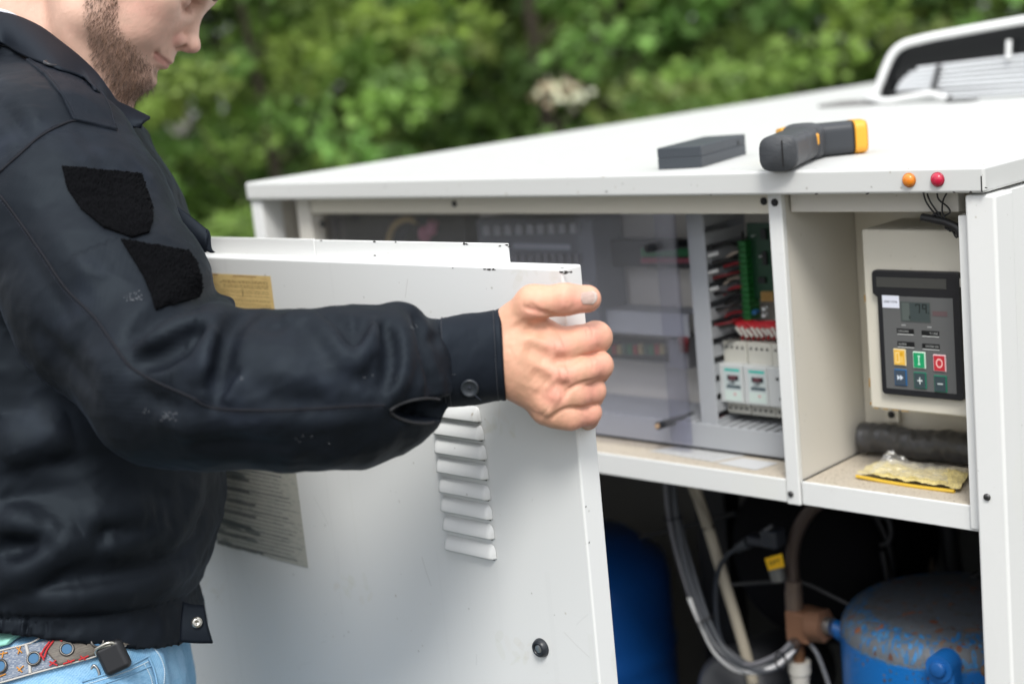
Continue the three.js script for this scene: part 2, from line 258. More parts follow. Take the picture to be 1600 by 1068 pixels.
// ---------- the loose front panel in the hand ----------
const PZ = 0.3653, PT = 0.0265, PXR = -0.2152, PYT = -0.0412, PXL = -0.92, PYB = -1.02;
const pan = thing('access_panel', 'large white louvred metal panel gripped at its edge by the man', 'panel', V((PXL + PXR) / 2, PYB, PZ - PT / 2));
{
  const sheet = part('sheet', [bx(PXL, PXR, PYB, PYT, PZ - PT, PZ, 0.0022)], M.panel, pan);
  const xf = onZ(797, 400, PZ - PT).x, xs = onZ(494, 380, PZ - PT).x;
  part('top_flange', [bx(xs + 0.0006, xf, PYT - 0.002, PYT + 0.0175, PZ - PT + 0.0005, PZ - PT + 0.0035, 0.001), bx(PXL + 0.02, xs - 0.0006, PYT - 0.002, PYT + 0.0182, PZ - PT + 0.0005, PZ - PT + 0.0035, 0.001)], M.paint, pan);
  // pressed louvres: a hood that bulges out and opens downwards
  const rowsL = [[677, 641, 752, 662], [678, 668, 757, 691], [680, 697, 761, 722], [683, 727, 764, 753], [687, 758, 767, 785], [690, 788, 770, 815], [693, 818, 773, 845], [696, 849, 776, 876]];
  for (const [x0, y0, x1, y1] of rowsL) {
    const a = onZ(x0, y0, PZ), b = onZ(x1, y1, PZ), y = (a.y + b.y) / 2;
    const W = b.x - a.x, H = 0.0140, D = 0.0062, nu = 36, nv = 10, pos = [], idx = [];
    for (let j = 0; j <= nv; j++) for (let i = 0; i <= nu; i++) {
      const u = i / nu, v = j / nv, e = Math.min(1, Math.min(u, 1 - u) / 0.09), end = Math.sqrt(Math.max(0, 1 - (1 - e) * (1 - e)));
      const prof = Math.sin(v * Math.PI / 2) ** 0.8;
      pos.push(a.x + W * u, y + H * (1 - v) * (0.55 + 0.45 * end), PZ + 0.0004 + D * prof * end);
    }
    for (let i = 0; i <= nu; i++) { const u = i / nu, e = Math.min(1, Math.min(u, 1 - u) / 0.09), end = Math.sqrt(Math.max(0, 1 - (1 - e) * (1 - e))); pos.push(a.x + W * u, y - 0.0006, PZ + 0.0004 + (D - 0.0022) * end); }
    for (let i = 0; i <= nu; i++) pos.push(a.x + W * i / nu, y + 0.0003, PZ + 0.0002);
    const N = nu + 1; for (let j = 0; j < nv + 2; j++) for (let i = 0; i < nu; i++) { const p = j * N + i; idx.push(p, p + N, p + 1, p + 1, p + N, p + N + 1); }
    const g = new THREE.BufferGeometry(); g.setAttribute('position', new THREE.Float32BufferAttribute(pos, 3)); g.setIndex(idx); g.computeVertexNormals(); uvBox(g);
    const lv = part('louvre', g, M.panel, pan);
    part('louvre_slot', bx(a.x + 0.003, b.x - 0.003, y - 0.0022, y + 0.0002, PZ + 0.0002, PZ + 0.0009), M.dark, lv);
  }
  // round lock
  const lp = onZ(845, 1010, PZ);
  const lock = part('lock', lathe([[0.0094, 0], [0.0094, 0.0012], [0.0082, 0.0045], [0.0066, 0.006], [0.0052, 0.006], [0.0046, 0.0045], [0.0046, 0.002], [0.0001, 0.002]], lp, V(0, 0, 1), 36), phy(0.018, 0.022, 0.028, 0.35), pan);
  part('lock_barrel', lathe([[0.0044, 0.002], [0.0044, 0.0042], [0.0036, 0.005], [0.0001, 0.005]], lp, V(0, 0, 1), 28), M.steel, lock);
  // rubber-stamped tan sticker
  const lines = (g, x0, x1, y, s, col) => { g.fillStyle = col; for (let x = x0; x < x1;) { const l = rr(5, 22); g.fillRect(x, y, Math.min(l, x1 - x), s); x += l + 5; } };
  const tan = tex(512, 320, (g, w, h) => {
    g.fillStyle = '#d9bd82'; g.fillRect(0, 0, w, h);
    for (let i = 0; i < 500; i++) { g.globalAlpha = 0.06; g.fillStyle = rnd() < 0.5 ? '#8a6a3c' : '#e4d19a'; g.beginPath(); g.ellipse(rr(0, w), rr(0, h), rr(4, 30), rr(3, 12), 0, 0, 7); g.fill(); }
    g.globalAlpha = 0.85; g.fillStyle = '#8c6540'; g.fillRect(20, 4, 150, 12); g.fillRect(270, 10, 150, 8);
    for (const y of [52, 66, 88, 104, 134, 150, 178, 210, 222, 246, 262, 290]) lines(g, 170 + rr(0, 30), 490, y, y < 110 ? 8 : 5, '#7a6238');
    g.fillStyle = '#5d4a2c'; g.fillRect(318, 120, 5, 60);
  }, { clamp: true });
  const S = (px, py) => onZ(px, py, PZ + 0.0006);
  { const a = S(300, 424), b = S(421, 430), c = S(427, 490); part('tan_sticker', quadUV(V(a.x, b.y, a.z), V(b.x, b.y, b.z), V(b.x, c.y, b.z), V(a.x, c.y, a.z)), std(1, 1, 1, 0.55, 0, { map: tan }), pan); }
  // worn grey notice, half rubbed away
  const worn = tex(1024, 1024, (g, w, h) => {
    g.clearRect(0, 0, w, h); g.fillStyle = '#b0b0a8'; g.fillRect(0, 0, w, h);
    for (let i = 0; i < 26; i++) { const y = 20 + i * 38; lines(g, 30 + (i % 4 ? 20 : 0), w - rr(30, 200), y, i % 5 === 0 ? 16 : 10, '#63676a'); if (i % 3 === 1) { g.fillStyle = '#55585a'; g.fillRect(20, y + 14, rr(200, 620), 22); } }
    for (let i = 0; i < 1500; i++) { g.globalAlpha = rr(0.05, 0.25); g.fillStyle = rnd() < 0.5 ? '#55605f' : '#b0aca0'; const x = rr(0, w), y = rr(0, h); g.fillRect(x, y, rr(10, 130) * (x < w * 0.55 ? 1 : 0.4), rr(2, 16)); }
    for (let i = 0; i < 22; i++) { g.globalAlpha = 0.62; g.fillStyle = '#4e5557'; g.beginPath(); g.ellipse(rr(0, w * 0.55), rr(120, h), rr(40, 170), rr(12, 42), 0.12, 0, 7); g.fill(); }
    g.globalAlpha = 0.4; g.strokeStyle = '#c9c9c0'; g.lineWidth = 4; for (let i = 0; i < 9; i++) { const y = rr(100, h); g.beginPath(); g.moveTo(rr(0, 200), y); g.lineTo(rr(400, w), y + rr(-20, 20)); g.stroke(); }
    g.globalAlpha = 1; g.globalCompositeOperation = 'destination-out'; for (let x = 0; x < w; x += 12) { const y = h - 6 - 30 * Math.abs(N3(x * 0.012, 3, 1)) - (x < 120 ? 60 : 0); g.fillRect(x, y, 13, h - y + 2); }
  }, { clamp: true });
  { const a = S(300, 700), b = S(459, 722), c = S(474, 885); part('worn_notice', quadUV(V(a.x, b.y + 0.008, a.z), V(b.x, b.y + 0.008, b.z), V(b.x, c.y, b.z), V(a.x, c.y, a.z)), std(1, 1, 1, 0.6, 0, { map: worn, transparent: true, alphaTest: 0.5 }), pan); }
  // bare spots where paint has chipped off the top edges
  const chips = [];
  const chip = (p, r, up) => { const s = new THREE.Shape(), k = 8; for (let i = 0; i <= k; i++) { const a = i / k * 6.283, q = r * rr(0.35, 1.1); const X = Math.cos(a) * q * 2, Y = Math.sin(a) * q * 0.8; i ? s.lineTo(X, Y) : s.moveTo(X, Y); } const g = new THREE.ShapeGeometry(s); if (up) g.rotateX(-Math.PI / 2); chips.push(uvBox(g.translate(p.x, p.y, p.z))); };
  for (const [x, y, r] of [[884, 420.5, 2.2], [876, 421, 1.5], [890, 419.5, 1.6], [762, 415.6, 1.8], [770, 416, 1.3], [756, 415.5, 1], [706, 413, 0.7], [882, 426, 1.1]]) { const p = onZ(x, y, PZ + 0.0003); chip(V(p.x, Math.min(p.y, PYT - 0.0025), p.z), r * 0.0011); }
  for (const [x, y, r] of [[884, 419, 1.8], [900, 415, 1.6], [892, 417, 1.4], [808, 412, 1.2], [764, 413.5, 1.6]]) { const p = onY(x, y, PYT + 0.0003); chip(V(Math.min(p.x, PXR - 0.003), p.y, Math.min(PZ - 0.003, Math.max(p.z, PZ - PT + 0.003))), r * 0.001, true); }
  for (const [x, y, r] of [[583, 372, 1.2], [616, 373.5, 1], [724, 379, 1.8], [728, 380, 1.4], [780, 383, 1], [790, 381, 1.4], [584, 398, 1.2], [500, 371, 1], [795, 384, 1.2]]) { const p = onZ(x, y, PZ - PT + 0.0038); chip(V(p.x, Math.min(p.y, PYT + 0.0168), p.z), r * 0.0011); }
  for (const y of [790, 845]) { const p = onX(rr(935, 945), y, PXR + 0.0003); const g = new THREE.ShapeGeometry(new THREE.Shape([new THREE.Vector2(-0.001, 0), new THREE.Vector2(0.0006, -0.0012), new THREE.Vector2(0.0012, 0.0008)])).rotateY(Math.PI / 2); const q = onZ(905, y, PZ); chips.push(uvBox(g.translate(p.x, q.y, PZ - 0.0024))); }
  part('paint_chips', chips, M.chip, pan).userData.kind = 'stuff';
}
// ---------- trees and shrubs behind the machine ----------
{
  // a leaf: two triangles folded along the midrib; collected per crown
  function crown(R, H, y0, nClump, nLeaf, size, tint, spread) {
    const pos = [], col = [], nor = [], idx = [];
    const c = new THREE.Color();
    for (let k = 0; k < nClump; k++) {
      // clumps fill an uneven body, denser towards its skin
      const a = rr(0, 6.283), h = rnd(), rad = R * (0.55 + 0.45 * Math.sin(Math.PI * (0.12 + 0.8 * h))) * Math.pow(rnd(), 0.38) * (0.85 + 0.3 * N3(Math.cos(a) * 1.5, h * 3, Math.sin(a) * 1.5 + y0));
      const cx = Math.cos(a) * rad, cy = y0 + H * h, cz = Math.sin(a) * rad, cr = rr(0.5, 1) * spread;
      const tone = rr(0.5, 1.3), warm = rr(-0.2, 0.25);
      for (let i = 0; i < nLeaf; i++) {
        const u = rr(-1, 1), p = rr(0, 6.283), q = Math.sqrt(1 - u * u), rl = cr * Math.pow(rnd(), 0.45);
        const x = cx + q * Math.cos(p) * rl, y = cy + u * rl * 0.6, z = cz + q * Math.sin(p) * rl;
        const s = size * rr(0.6, 1.25), d = V(q * Math.cos(p) + rr(-0.7, 0.7), rr(-0.7, 0.25), q * Math.sin(p) + rr(-0.7, 0.7)).normalize();
        const w = V(rr(-1, 1), rr(-0.3, 0.3), rr(-1, 1)).cross(d).normalize(), n = d.clone().cross(w).normalize();
        const b = pos.length / 3;
        pos.push(x, y, z, x + d.x * s * 0.5 + w.x * s * 0.34 + n.x * s * 0.1, y + d.y * s * 0.5 + w.y * s * 0.34 + n.y * s * 0.1, z + d.z * s * 0.5 + w.z * s * 0.34 + n.z * s * 0.1,
          x + d.x * s, y + d.y * s, z + d.z * s, x + d.x * s * 0.5 - w.x * s * 0.34 + n.x * s * 0.1, y + d.y * s * 0.5 - w.y * s * 0.34 + n.y * s * 0.1, z + d.z * s * 0.5 - w.z * s * 0.34 + n.z * s * 0.1);
        const t = tone * rr(0.75, 1.3);
        c.setRGB(tint[0] * t * (1 + warm), tint[1] * t, tint[2] * t * (1 - warm * 0.5));
        for (let v = 0; v < 4; v++) col.push(c.r, c.g, c.b);
        idx.push(b, b + 1, b + 2, b, b + 2, b + 3);
      }
    }
    const g = new THREE.BufferGeometry(); g.setAttribute('position', new THREE.Float32BufferAttribute(pos, 3)); g.setAttribute('color', new THREE.Float32BufferAttribute(col, 3)); g.setIndex(idx); g.computeVertexNormals(); return g;
  }
  function trunk(h, r, lean, limbs) {
    const gs = [], P = t => V(lean * t * t, h * t, 0.3 * lean * Math.sin(t * 3));
    const add = (pts, r0, r1) => { for (let i = 0; i < pts.length - 1; i++) { const a = i / (pts.length - 1), b = (i + 1) / (pts.length - 1); gs.push(cyl(pts[i], pts[i + 1], r0 + (r1 - r0) * a, r0 + (r1 - r0) * b, 9)); } };
    add([0, 0.2, 0.4, 0.6, 0.8, 1].map(P), r, r * 0.3);
    for (let i = 0; i < limbs; i++) { const t = rr(0.25, 0.9), p = P(t), a = rr(0, 6.28), l = rr(0.4, 0.9) * h * 0.4; add([0, 0.35, 0.7, 1].map(k => V(p.x + Math.cos(a) * l * k, p.y + l * k * (0.5 + 0.4 * k), p.z + Math.sin(a) * l * k)), r * 0.4 * (1.2 - t), r * 0.08); }
    return mergeGeometries(gs.map(prep));
  }
  const bark = std(0.07, 0.055, 0.042, 0.9);
  const leafM = phy(1, 1, 1, 0.75, { vertexColors: true, transmission: 0.35, thickness: 0 });
  const kinds = [
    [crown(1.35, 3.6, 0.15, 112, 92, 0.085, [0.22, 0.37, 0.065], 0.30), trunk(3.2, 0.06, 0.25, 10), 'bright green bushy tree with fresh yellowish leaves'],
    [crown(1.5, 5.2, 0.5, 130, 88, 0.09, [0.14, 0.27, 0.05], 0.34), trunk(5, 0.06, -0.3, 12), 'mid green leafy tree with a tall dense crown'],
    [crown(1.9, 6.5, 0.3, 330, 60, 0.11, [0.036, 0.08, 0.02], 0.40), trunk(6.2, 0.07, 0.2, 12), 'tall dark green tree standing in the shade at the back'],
  ];
  const protos = [null, null, null];
  // px across the picture, distance from the camera, kind, size, turn
  const spots = [
    [-80, 8.6, 0, 1, 0.3, 'behind the left shoulder of the man'], [215, 7.9, 0, 0.95, 1.9, 'just in front of the face of the man'], [430, 7.4, 0, 0.72, 3.3, 'low above the far left corner of the white roof'],
    [620, 9.2, 1, 1, 0.6, 'left of the picture centre'], [880, 8.6, 0, 1.05, 4.4, 'carrying a tuft of dry pale leaves behind the roof'], [1040, 9.4, 1, 0.9, 2.6, 'right behind the grey handheld box'],
    [1250, 9.6, 0, 0.95, 5.4, 'behind the pistol shaped tool'], [1440, 10.2, 1, 1.05, 1.2, 'behind the vent window of the roof'], [1640, 9.8, 0, 1, 2.2, 'at the right edge of the picture'],
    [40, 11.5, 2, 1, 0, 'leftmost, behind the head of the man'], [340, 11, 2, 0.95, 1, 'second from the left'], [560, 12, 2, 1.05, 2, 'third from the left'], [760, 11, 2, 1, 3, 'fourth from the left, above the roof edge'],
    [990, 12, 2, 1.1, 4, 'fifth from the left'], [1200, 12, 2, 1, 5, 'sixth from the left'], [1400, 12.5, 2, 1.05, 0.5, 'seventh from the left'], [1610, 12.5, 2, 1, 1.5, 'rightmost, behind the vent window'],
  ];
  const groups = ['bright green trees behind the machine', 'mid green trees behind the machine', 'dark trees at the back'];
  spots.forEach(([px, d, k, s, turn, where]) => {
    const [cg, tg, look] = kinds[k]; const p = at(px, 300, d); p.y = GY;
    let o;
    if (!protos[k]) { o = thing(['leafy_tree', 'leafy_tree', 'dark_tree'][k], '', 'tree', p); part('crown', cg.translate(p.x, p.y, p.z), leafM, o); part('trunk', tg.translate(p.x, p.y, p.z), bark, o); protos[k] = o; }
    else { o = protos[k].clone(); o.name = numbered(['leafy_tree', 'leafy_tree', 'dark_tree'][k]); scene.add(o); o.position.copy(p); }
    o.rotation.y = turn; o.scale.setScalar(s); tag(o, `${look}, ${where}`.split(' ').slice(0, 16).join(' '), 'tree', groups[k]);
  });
  // the tuft of dry leaves
  const dry = crown(0.09, 0.15, -0.07, 4, 10, 0.06, [0.8, 0.72, 0.5], 0.09), q = at(880, 142, 6.9); dry.translate(q.x, q.y, q.z);
  const o = scene.children.find(c => c.userData.label && c.userData.label.includes('tuft'));
  const qq = dry; const m = new THREE.Mesh(qq, leafM); m.name = 'dry_leaves'; m.castShadow = m.receiveShadow = true; o.updateMatrixWorld(true); qq.applyMatrix4(o.matrixWorld.clone().invert()); m.userData.label = 'tuft of dry pale leaves'; o.add(m);
}
// ---------- control compartment on the right ----------
const legend = (w, h, draw) => std(1, 1, 1, 0.45, 0, { map: tex(w, h, draw, { clamp: true }) });
{ // cream control box with the keypad
  const Z = -0.062, a = onZ(1346, 357, Z), b = onZ(1358, 636, Z), x0 = (a.x + b.x) / 2, y1 = a.y, y0 = b.y, x1 = -0.034;
  const t = thing('control_box', 'cream steel control box holding a dark keypad with a small display', 'control box', V((x0 + x1) / 2, y0, Z - 0.05));
  const encl = part('enclosure', bx(x0, x1, y0, y1, Z - 0.085, Z, 0.0028), M.beige, t);
  part('rust_edge', [[0.12, 0.0012, 0.2], [0.6, 0.0009, 0.15], [0.02, 0.0016, 0.05]].map(([f, w, l]) => bx(x0 - 0.0004, x0 + w, y0 + (y1 - y0) * f, y0 + (y1 - y0) * (f + l * 0.25), Z - 0.004, Z + 0.0003)), std(0.32, 0.2, 0.08, 0.8), encl);
  // keypad: rounded moulded frame with a wider head
  const P = (x, y) => onZ(x, y, Z);
  const kl = P(1381, 560).x, kr = P(1506, 560).x, kt = P(1372, 421).y, kb = P(1381, 610).y, hl = P(1368, 445).x, hb = P(1372, 458).y;
  const sh = new THREE.Shape(); const r = 0.004;
  sh.moveTo(kl + r, kb); sh.lineTo(kr - r, kb); sh.quadraticCurveTo(kr, kb, kr, kb + r); sh.lineTo(kr, kt - r); sh.quadraticCurveTo(kr, kt, kr - r, kt); sh.lineTo(hl + r, kt); sh.quadraticCurveTo(hl, kt, hl, kt - r); sh.lineTo(hl, hb + r * 0.6); sh.lineTo(kl, hb - r * 0.4); sh.lineTo(kl, kb + r); sh.quadraticCurveTo(kl, kb, kl + r, kb);
  const ex = new THREE.ExtrudeGeometry(sh, { depth: 0.0062, bevelEnabled: true, bevelSize: 0.0012, bevelThickness: 0.0012, bevelSegments: 3 }).translate(0, 0, Z - 0.001);
  const kp = part('keypad', uvBox(ex), phy(0.011, 0.011, 0.013, 0.4), t);
  const ZF = Z + 0.0066, W = kr - kl, H = kt - kb;
  const R = (u0, v0, u1, v1, z, d, bev = 0) => bx(kl + u0 * W, kl + u1 * W, kt - v1 * H, kt - v0 * H, z - d, z, bev); // u, v over the keypad, v downwards
  part('name_plate', R(-0.01, 0.045, 0.86, 0.125, ZF + 0.0003, 0.001, 0.0003), std(0.055, 0.055, 0.05, 0.5), kp);
  part('face_plate', R(0.055, 0.195, 0.93, 0.955, ZF + 0.0002, 0.001), std(0.11, 0.112, 0.112, 0.5), kp);
  const pl = (name, u0, v0, u1, v1, z, w, h, draw) => { const x0 = kl + u0 * W, x1 = kl + u1 * W, y0 = kt - v1 * H, y1 = kt - v0 * H; return part(name, quadUV(V(x0, y1, z), V(x1, y1, z), V(x1, y0, z), V(x0, y0, z)), legend(w, h, draw), kp); };
  pl('display', 0.285, 0.235, 0.655, 0.395, ZF + 0.0007, 256, 160, (g, w, h) => {
    g.fillStyle = '#454d4b'; g.fillRect(0, 0, w, h); g.fillStyle = '#555d5a'; g.fillRect(14, 10, 62, h - 20); g.fillStyle = '#3c4646'; g.fillRect(82, 8, w - 92, h - 16);
    g.strokeStyle = '#101817'; g.lineWidth = 10; g.lineCap = 'round'; g.lineJoin = 'round';
    g.beginPath(); g.moveTo(134, 30); g.lineTo(134, 18); g.lineTo(166, 18); g.lineTo(166, 52); g.lineTo(162, 84); g.stroke();
    g.beginPath(); g.moveTo(222, 50); g.lineTo(192, 50); g.lineTo(192, 18); g.lineTo(222, 18); g.lineTo(222, 84); g.stroke();
    g.fillStyle = '#101817'; g.fillRect(236, 80, 9, 9); g.fillStyle = '#2a3230'; g.fillRect(70, 112, 16, 26);
  });
  pl('white_label', 0.06, 0.19, 0.275, 0.29, ZF + 0.0009, 128, 80, (g, w, h) => { g.fillStyle = '#dfe2ee'; g.fillRect(0, 0, w, h); g.fillStyle = '#3a3c48'; g.font = 'bold 19px sans-serif'; g.fillText('DRM 17574', 12, 48); });
  const words4 = [['COOLING', 0.225, 0.455, 'l'], ['°C LINE', 0.535, 0.46, 'r'], ['ALARM', 0.225, 0.56, 'l'], ['SYSTEM ON', 0.535, 0.565, 'r']];
  for (const [w4, u, v, s] of words4) pl('legend_strip', u, v, u + 0.215, v + 0.052, ZF + 0.0006, 160, 44, (g, w, h) => { g.fillStyle = '#0c0d0e'; g.fillRect(0, 0, w, 32); g.fillStyle = '#9a9c9a'; g.font = 'bold 22px sans-serif'; g.textAlign = s === 'l' ? 'left' : 'right'; g.fillText(w4, s === 'l' ? 10 : w - 10, 25); g.fillStyle = '#c9cbc9'; g.fillRect(2, 36, w - 4, 6); });
  for (const [u, v] of [[0.29, 0.42], [0.61, 0.425]]) pl('small_print', u, v, u + 0.05, v + 0.012, ZF + 0.0005, 48, 12, (g, w, h) => { g.fillStyle = '#9fa19f'; g.fillRect(0, 0, w, h); g.fillStyle = '#5c5e5d'; g.fillRect(14, 0, 4, h); g.fillRect(30, 0, 4, h); });
  pl('red_print', 0.68, 0.30, 0.86, 0.34, ZF + 0.0005, 96, 24, (g, w, h) => { g.fillStyle = '#615052'; g.fillRect(0, 0, w, h); g.fillStyle = '#76484c'; g.font = 'bold 18px sans-serif'; g.fillText('- - - -', 10, 18); });
  const key = (name, label, u, v, rim, face, draw) => {
    const du = 0.155, dv = 0.135, x0 = kl + u * W, x1 = x0 + du * W, y1 = kt - v * H, y0 = y1 - dv * H;
    const b = part('button', bx(x0, x1, y0, y1, ZF - 0.0005, ZF + 0.0014, 0.0007), std(rim[0], rim[1], rim[2], 0.45), kp, label), m = 0.0010;
    const f = quadUV(V(x0 + m, y1 - m, ZF + 0.0017), V(x1 - m, y1 - m, ZF + 0.0017), V(x1 - m, y0 + m, ZF + 0.0017), V(x0 + m, y0 + m, ZF + 0.0017));
    f.translate(0, 0, 0); part('button', f, legend(128, 128, (g, w, h) => { g.fillStyle = face; g.fillRect(0, 0, w, h); draw(g, w, h); }), kp, label + ' face');
  };
  const U = [0.17, 0.415, 0.665], v1 = 0.635, v2 = 0.80;
  key('k', 'yellow button', U[0], v1 - 0.012, [0.75, 0.62, 0.35], '#e8b440', g => { g.strokeStyle = '#f6dc9a'; g.lineWidth = 9; g.strokeRect(22, 24, 38, 84); g.fillStyle = '#d9a212'; g.fillRect(70, 20, 36, 30); g.fillStyle = '#f3cf78'; for (let i = 0; i < 5; i++) g.fillRect(66, 58 + i * 11, 44, 5); });
  key('k', 'green button', U[1], v1, [0.55, 0.72, 0.6], '#149a63', g => { g.fillStyle = '#c8efdc'; g.fillRect(58, 28, 12, 72); g.fillRect(48, 24, 32, 9); g.fillRect(48, 96, 32, 9); });
  key('k', 'red button', U[2], v1 + 0.012, [0.72, 0.5, 0.52], '#bf2a36', g => { g.strokeStyle = '#f2bfb8'; g.lineWidth = 13; g.beginPath(); g.arc(64, 64, 34, 0, 7); g.stroke(); });
  key('k', 'blue button', U[0], v2 - 0.012, [0.015, 0.11, 0.28], '#3d4a58', g => { g.fillStyle = '#d3dde8'; for (const x of [26, 62]) { g.beginPath(); g.moveTo(x, 40); g.lineTo(x + 38, 64); g.lineTo(x, 90); g.fill(); } });
  key('k', 'plus button', U[1], v2, [0.01, 0.16, 0.10], '#39484c', g => { g.fillStyle = '#d6dede'; g.fillRect(34, 59, 60, 11); g.fillRect(58, 34, 11, 62); });
  key('k', 'minus button', U[2], v2 + 0.014, [0.01, 0.17, 0.10], '#36454a', g => { g.fillStyle = '#c3cccc'; g.fillRect(32, 58, 64, 11); });
  for (let i = 0; i < 4; i++) part('rust_edge', bx(x0 + 0.004 + i * 0.011, x0 + 0.009 + i * 0.012, y0 - 0.0002, y0 + 0.0009, Z - 0.003, Z + 0.0002), std(0.35, 0.24, 0.11, 0.8), encl);
  part('hinge_pin', cyl(V(kr + 0.001, kt - 0.005, Z + 0.003), V(kr + 0.001, kt - 0.014, Z + 0.003), 0.0022), M.cream, t);
}
{ // loose black lamp wires hanging from the fascia
  const Z = -0.03, L = pts => pts.map(([x, y, z]) => onZ(x, y, z ?? Z));
  const t = thing('lamp_wires', 'thin black wires dangling under the amber and red lamps', 'wires', onZ(1490, 365, Z));
  for (const p of [[[1441, 296], [1447, 315], [1460, 332], [1475, 345], [1492, 350]], [[1447, 297], [1452, 312], [1464, 330], [1472, 340], [1488, 345]], [[1463, 297], [1466, 310], [1480, 322], [1484, 330], [1476, 336], [1470, 345]], [[1480, 298], [1473, 312], [1472, 330], [1478, 342], [1490, 352], [1498, 366], [1494, 370], [1488, 360], [1482, 348]]]) part('wire', tube(L(p), 0.00085, 40, 6), M.black, t);
  const bun = []; for (let i = 0; i < 7; i++) { const c = [1462 + i * 5.5, 338 + i * 3.2]; bun.push(tube([0, 1, 2, 3, 4].map(k => { const p = onZ(c[0] + Math.cos(k * 1.9 + i) * 8, c[1] + Math.sin(k * 1.7 + i * 2) * 7, Z - 0.004 * (k % 2)); return p; }), 0.0013, 24, 6)); }
  bun.push(tube(L([[1440, 338], [1460, 342], [1480, 347], [1496, 356], [1500, 366]]), 0.0042, 24, 8)); part('taped_bundle', bun, M.black, t);
}
{ // foil-wrapped insulated pipe along the back of the shelf
  const t = thing('insulated_pipe', 'dark foil wrapped pipe lying along the back of the small shelf', 'pipe', V(-0.12, SH, -0.145));
  const pts = []; for (let i = 0; i <= 8; i++) pts.push(V(-0.234 + i * 0.025, SH + 0.0205 + 0.0015 * Math.sin(i * 1.7), -0.146 + 0.002 * Math.cos(i * 2.3)));
  const g = tube(pts, 0.0172, 110, 22), p = g.attributes.position, n = g.attributes.normal;
  for (let i = 0; i < p.count; i++) { const k = 0.0022 * N3(p.getX(i) * 90, p.getY(i) * 110, p.getZ(i) * 110) + 0.0009 * N3(p.getX(i) * 150, p.getY(i) * 120, 3) - 0.003 * Math.exp(-(((p.getX(i) + 0.088) / 0.0035) ** 2)); p.setXYZ(i, p.getX(i) + n.getX(i) * k, p.getY(i) + n.getY(i) * k, p.getZ(i) + n.getZ(i) * k); }
  g.computeVertexNormals(); part('foil_wrap', g, phy(0.07, 0.07, 0.073, 0.36, { metalness: 0.3 }), t);
  part('cable_tie', [new THREE.TorusGeometry(0.0168, 0.0013, 8, 28).rotateY(Math.PI / 2).translate(-0.088, SH + 0.0205, -0.146), bx(-0.0905, -0.085, SH + 0.034, SH + 0.0405, -0.138, -0.132, 0.001)], M.black, t);
}
{ // yellow booklet in a clear dusty bag
  const Q = (x, y, h) => onY(x, y, SH + h);
  const t = thing('document_bag', 'dusty yellow booklet in a crumpled clear bag lying on the small shelf', 'booklet', Q(1430, 745, 0));
  const grid = (A, B, C, D, nu, nv, h, name, mat) => { // bilinear sheet A-B (back) D-C (front), heights added by h(u, v)
    const pos = [], uv = [], idx = []; for (let j = 0; j <= nv; j++) for (let i = 0; i <= nu; i++) { const u = i / nu, v = j / nv; const p = A.clone().lerp(B, u).lerp(D.clone().lerp(C, u), v); p.y += h(u, v); pos.push(p.x, p.y, p.z); uv.push(u, 1 - v); }
    for (let j = 0; j < nv; j++) for (let i = 0; i < nu; i++) { const a = j * (nu + 1) + i; idx.push(a, a + nu + 1, a + 1, a + 1, a + nu + 1, a + nu + 2); }
    const g = new THREE.BufferGeometry(); g.setAttribute('position', new THREE.Float32BufferAttribute(pos, 3)); g.setAttribute('uv', new THREE.Float32BufferAttribute(uv, 2)); g.setIndex(idx); g.computeVertexNormals(); return part(name, g, mat, t);
  };
  const cover = tex(512, 256, (g, w, h) => {
    g.fillStyle = '#e0cf8c'; g.fillRect(0, 0, w, h); g.fillStyle = '#cfc6ae'; g.fillRect(0, 0, w, 40); g.fillStyle = '#c2b68e'; g.fillRect(0, 0, 60, h);
    for (let i = 0; i < 30; i++) { g.fillStyle = '#8f7a2e'; g.globalAlpha = 0.75; g.fillRect(rr(90, w * 0.7), 60 + (i % 10) * 17, rr(20, 90), 6); }
    for (let i = 0; i < 5200; i++) { g.globalAlpha = rr(0.1, 0.55); g.fillStyle = ['#6b5a48', '#8b7f70', '#c9bda6', '#5a4a36'][i & 3]; const x = w * Math.pow(rnd(), 0.45), r = rr(0.6, 3.2); g.beginPath(); g.ellipse(x, rr(0, h), r, r * 0.7, 0, 0, 7); g.fill(); }
  }, { clamp: true });
  const A = Q(1375, 722, 0.006), B = Q(1516, 738, 0.004), C = Q(1499, 766, 0.003), D = Q(1338, 741, 0.004);
  grid(A, B, C, D, 40, 12, (u, v) => 0.003 + 0.0022 * Math.sin(u * 9 + v * 3) * (1 - v) + 0.003 * N3(u * 9, v * 6, 1) + 0.0014 * N3(u * 24, v * 14, 3), 'booklet_cover', std(1, 1, 1, 0.55, 0, { map: cover }));
  const e = [], d2 = V(0, 0.0042, 0); e.push(tube([D.clone().add(V(0, -0.0008, 0.001)), D.clone().lerp(C, 0.3).add(V(0, -0.002, 0.0012)), D.clone().lerp(C, 0.65).add(V(0, -0.002, 0.001)), C.clone().add(V(-0.006, -0.001, 0))], 0.0021, 40, 8)); part('booklet_spine', e, std(0.62, 0.4, 0.035, 0.5), t);
  grid(Q(1388, 716, 0.016), Q(1480, 728, 0.007), Q(1480, 752, 0.009), Q(1358, 738, 0.007), 60, 30, (u, v) => 0.006 * Math.abs(N3(u * 6, v * 6, 4)) + 0.0012 * N3(u * 20, v * 16, 2) + 0.010 * Math.max(0, 1 - u * 2.6) * (1 - v), 'clear_bag', phy(0.95, 0.95, 0.93, 0.18, { transmission: 0.86, thickness: 0 }));
}
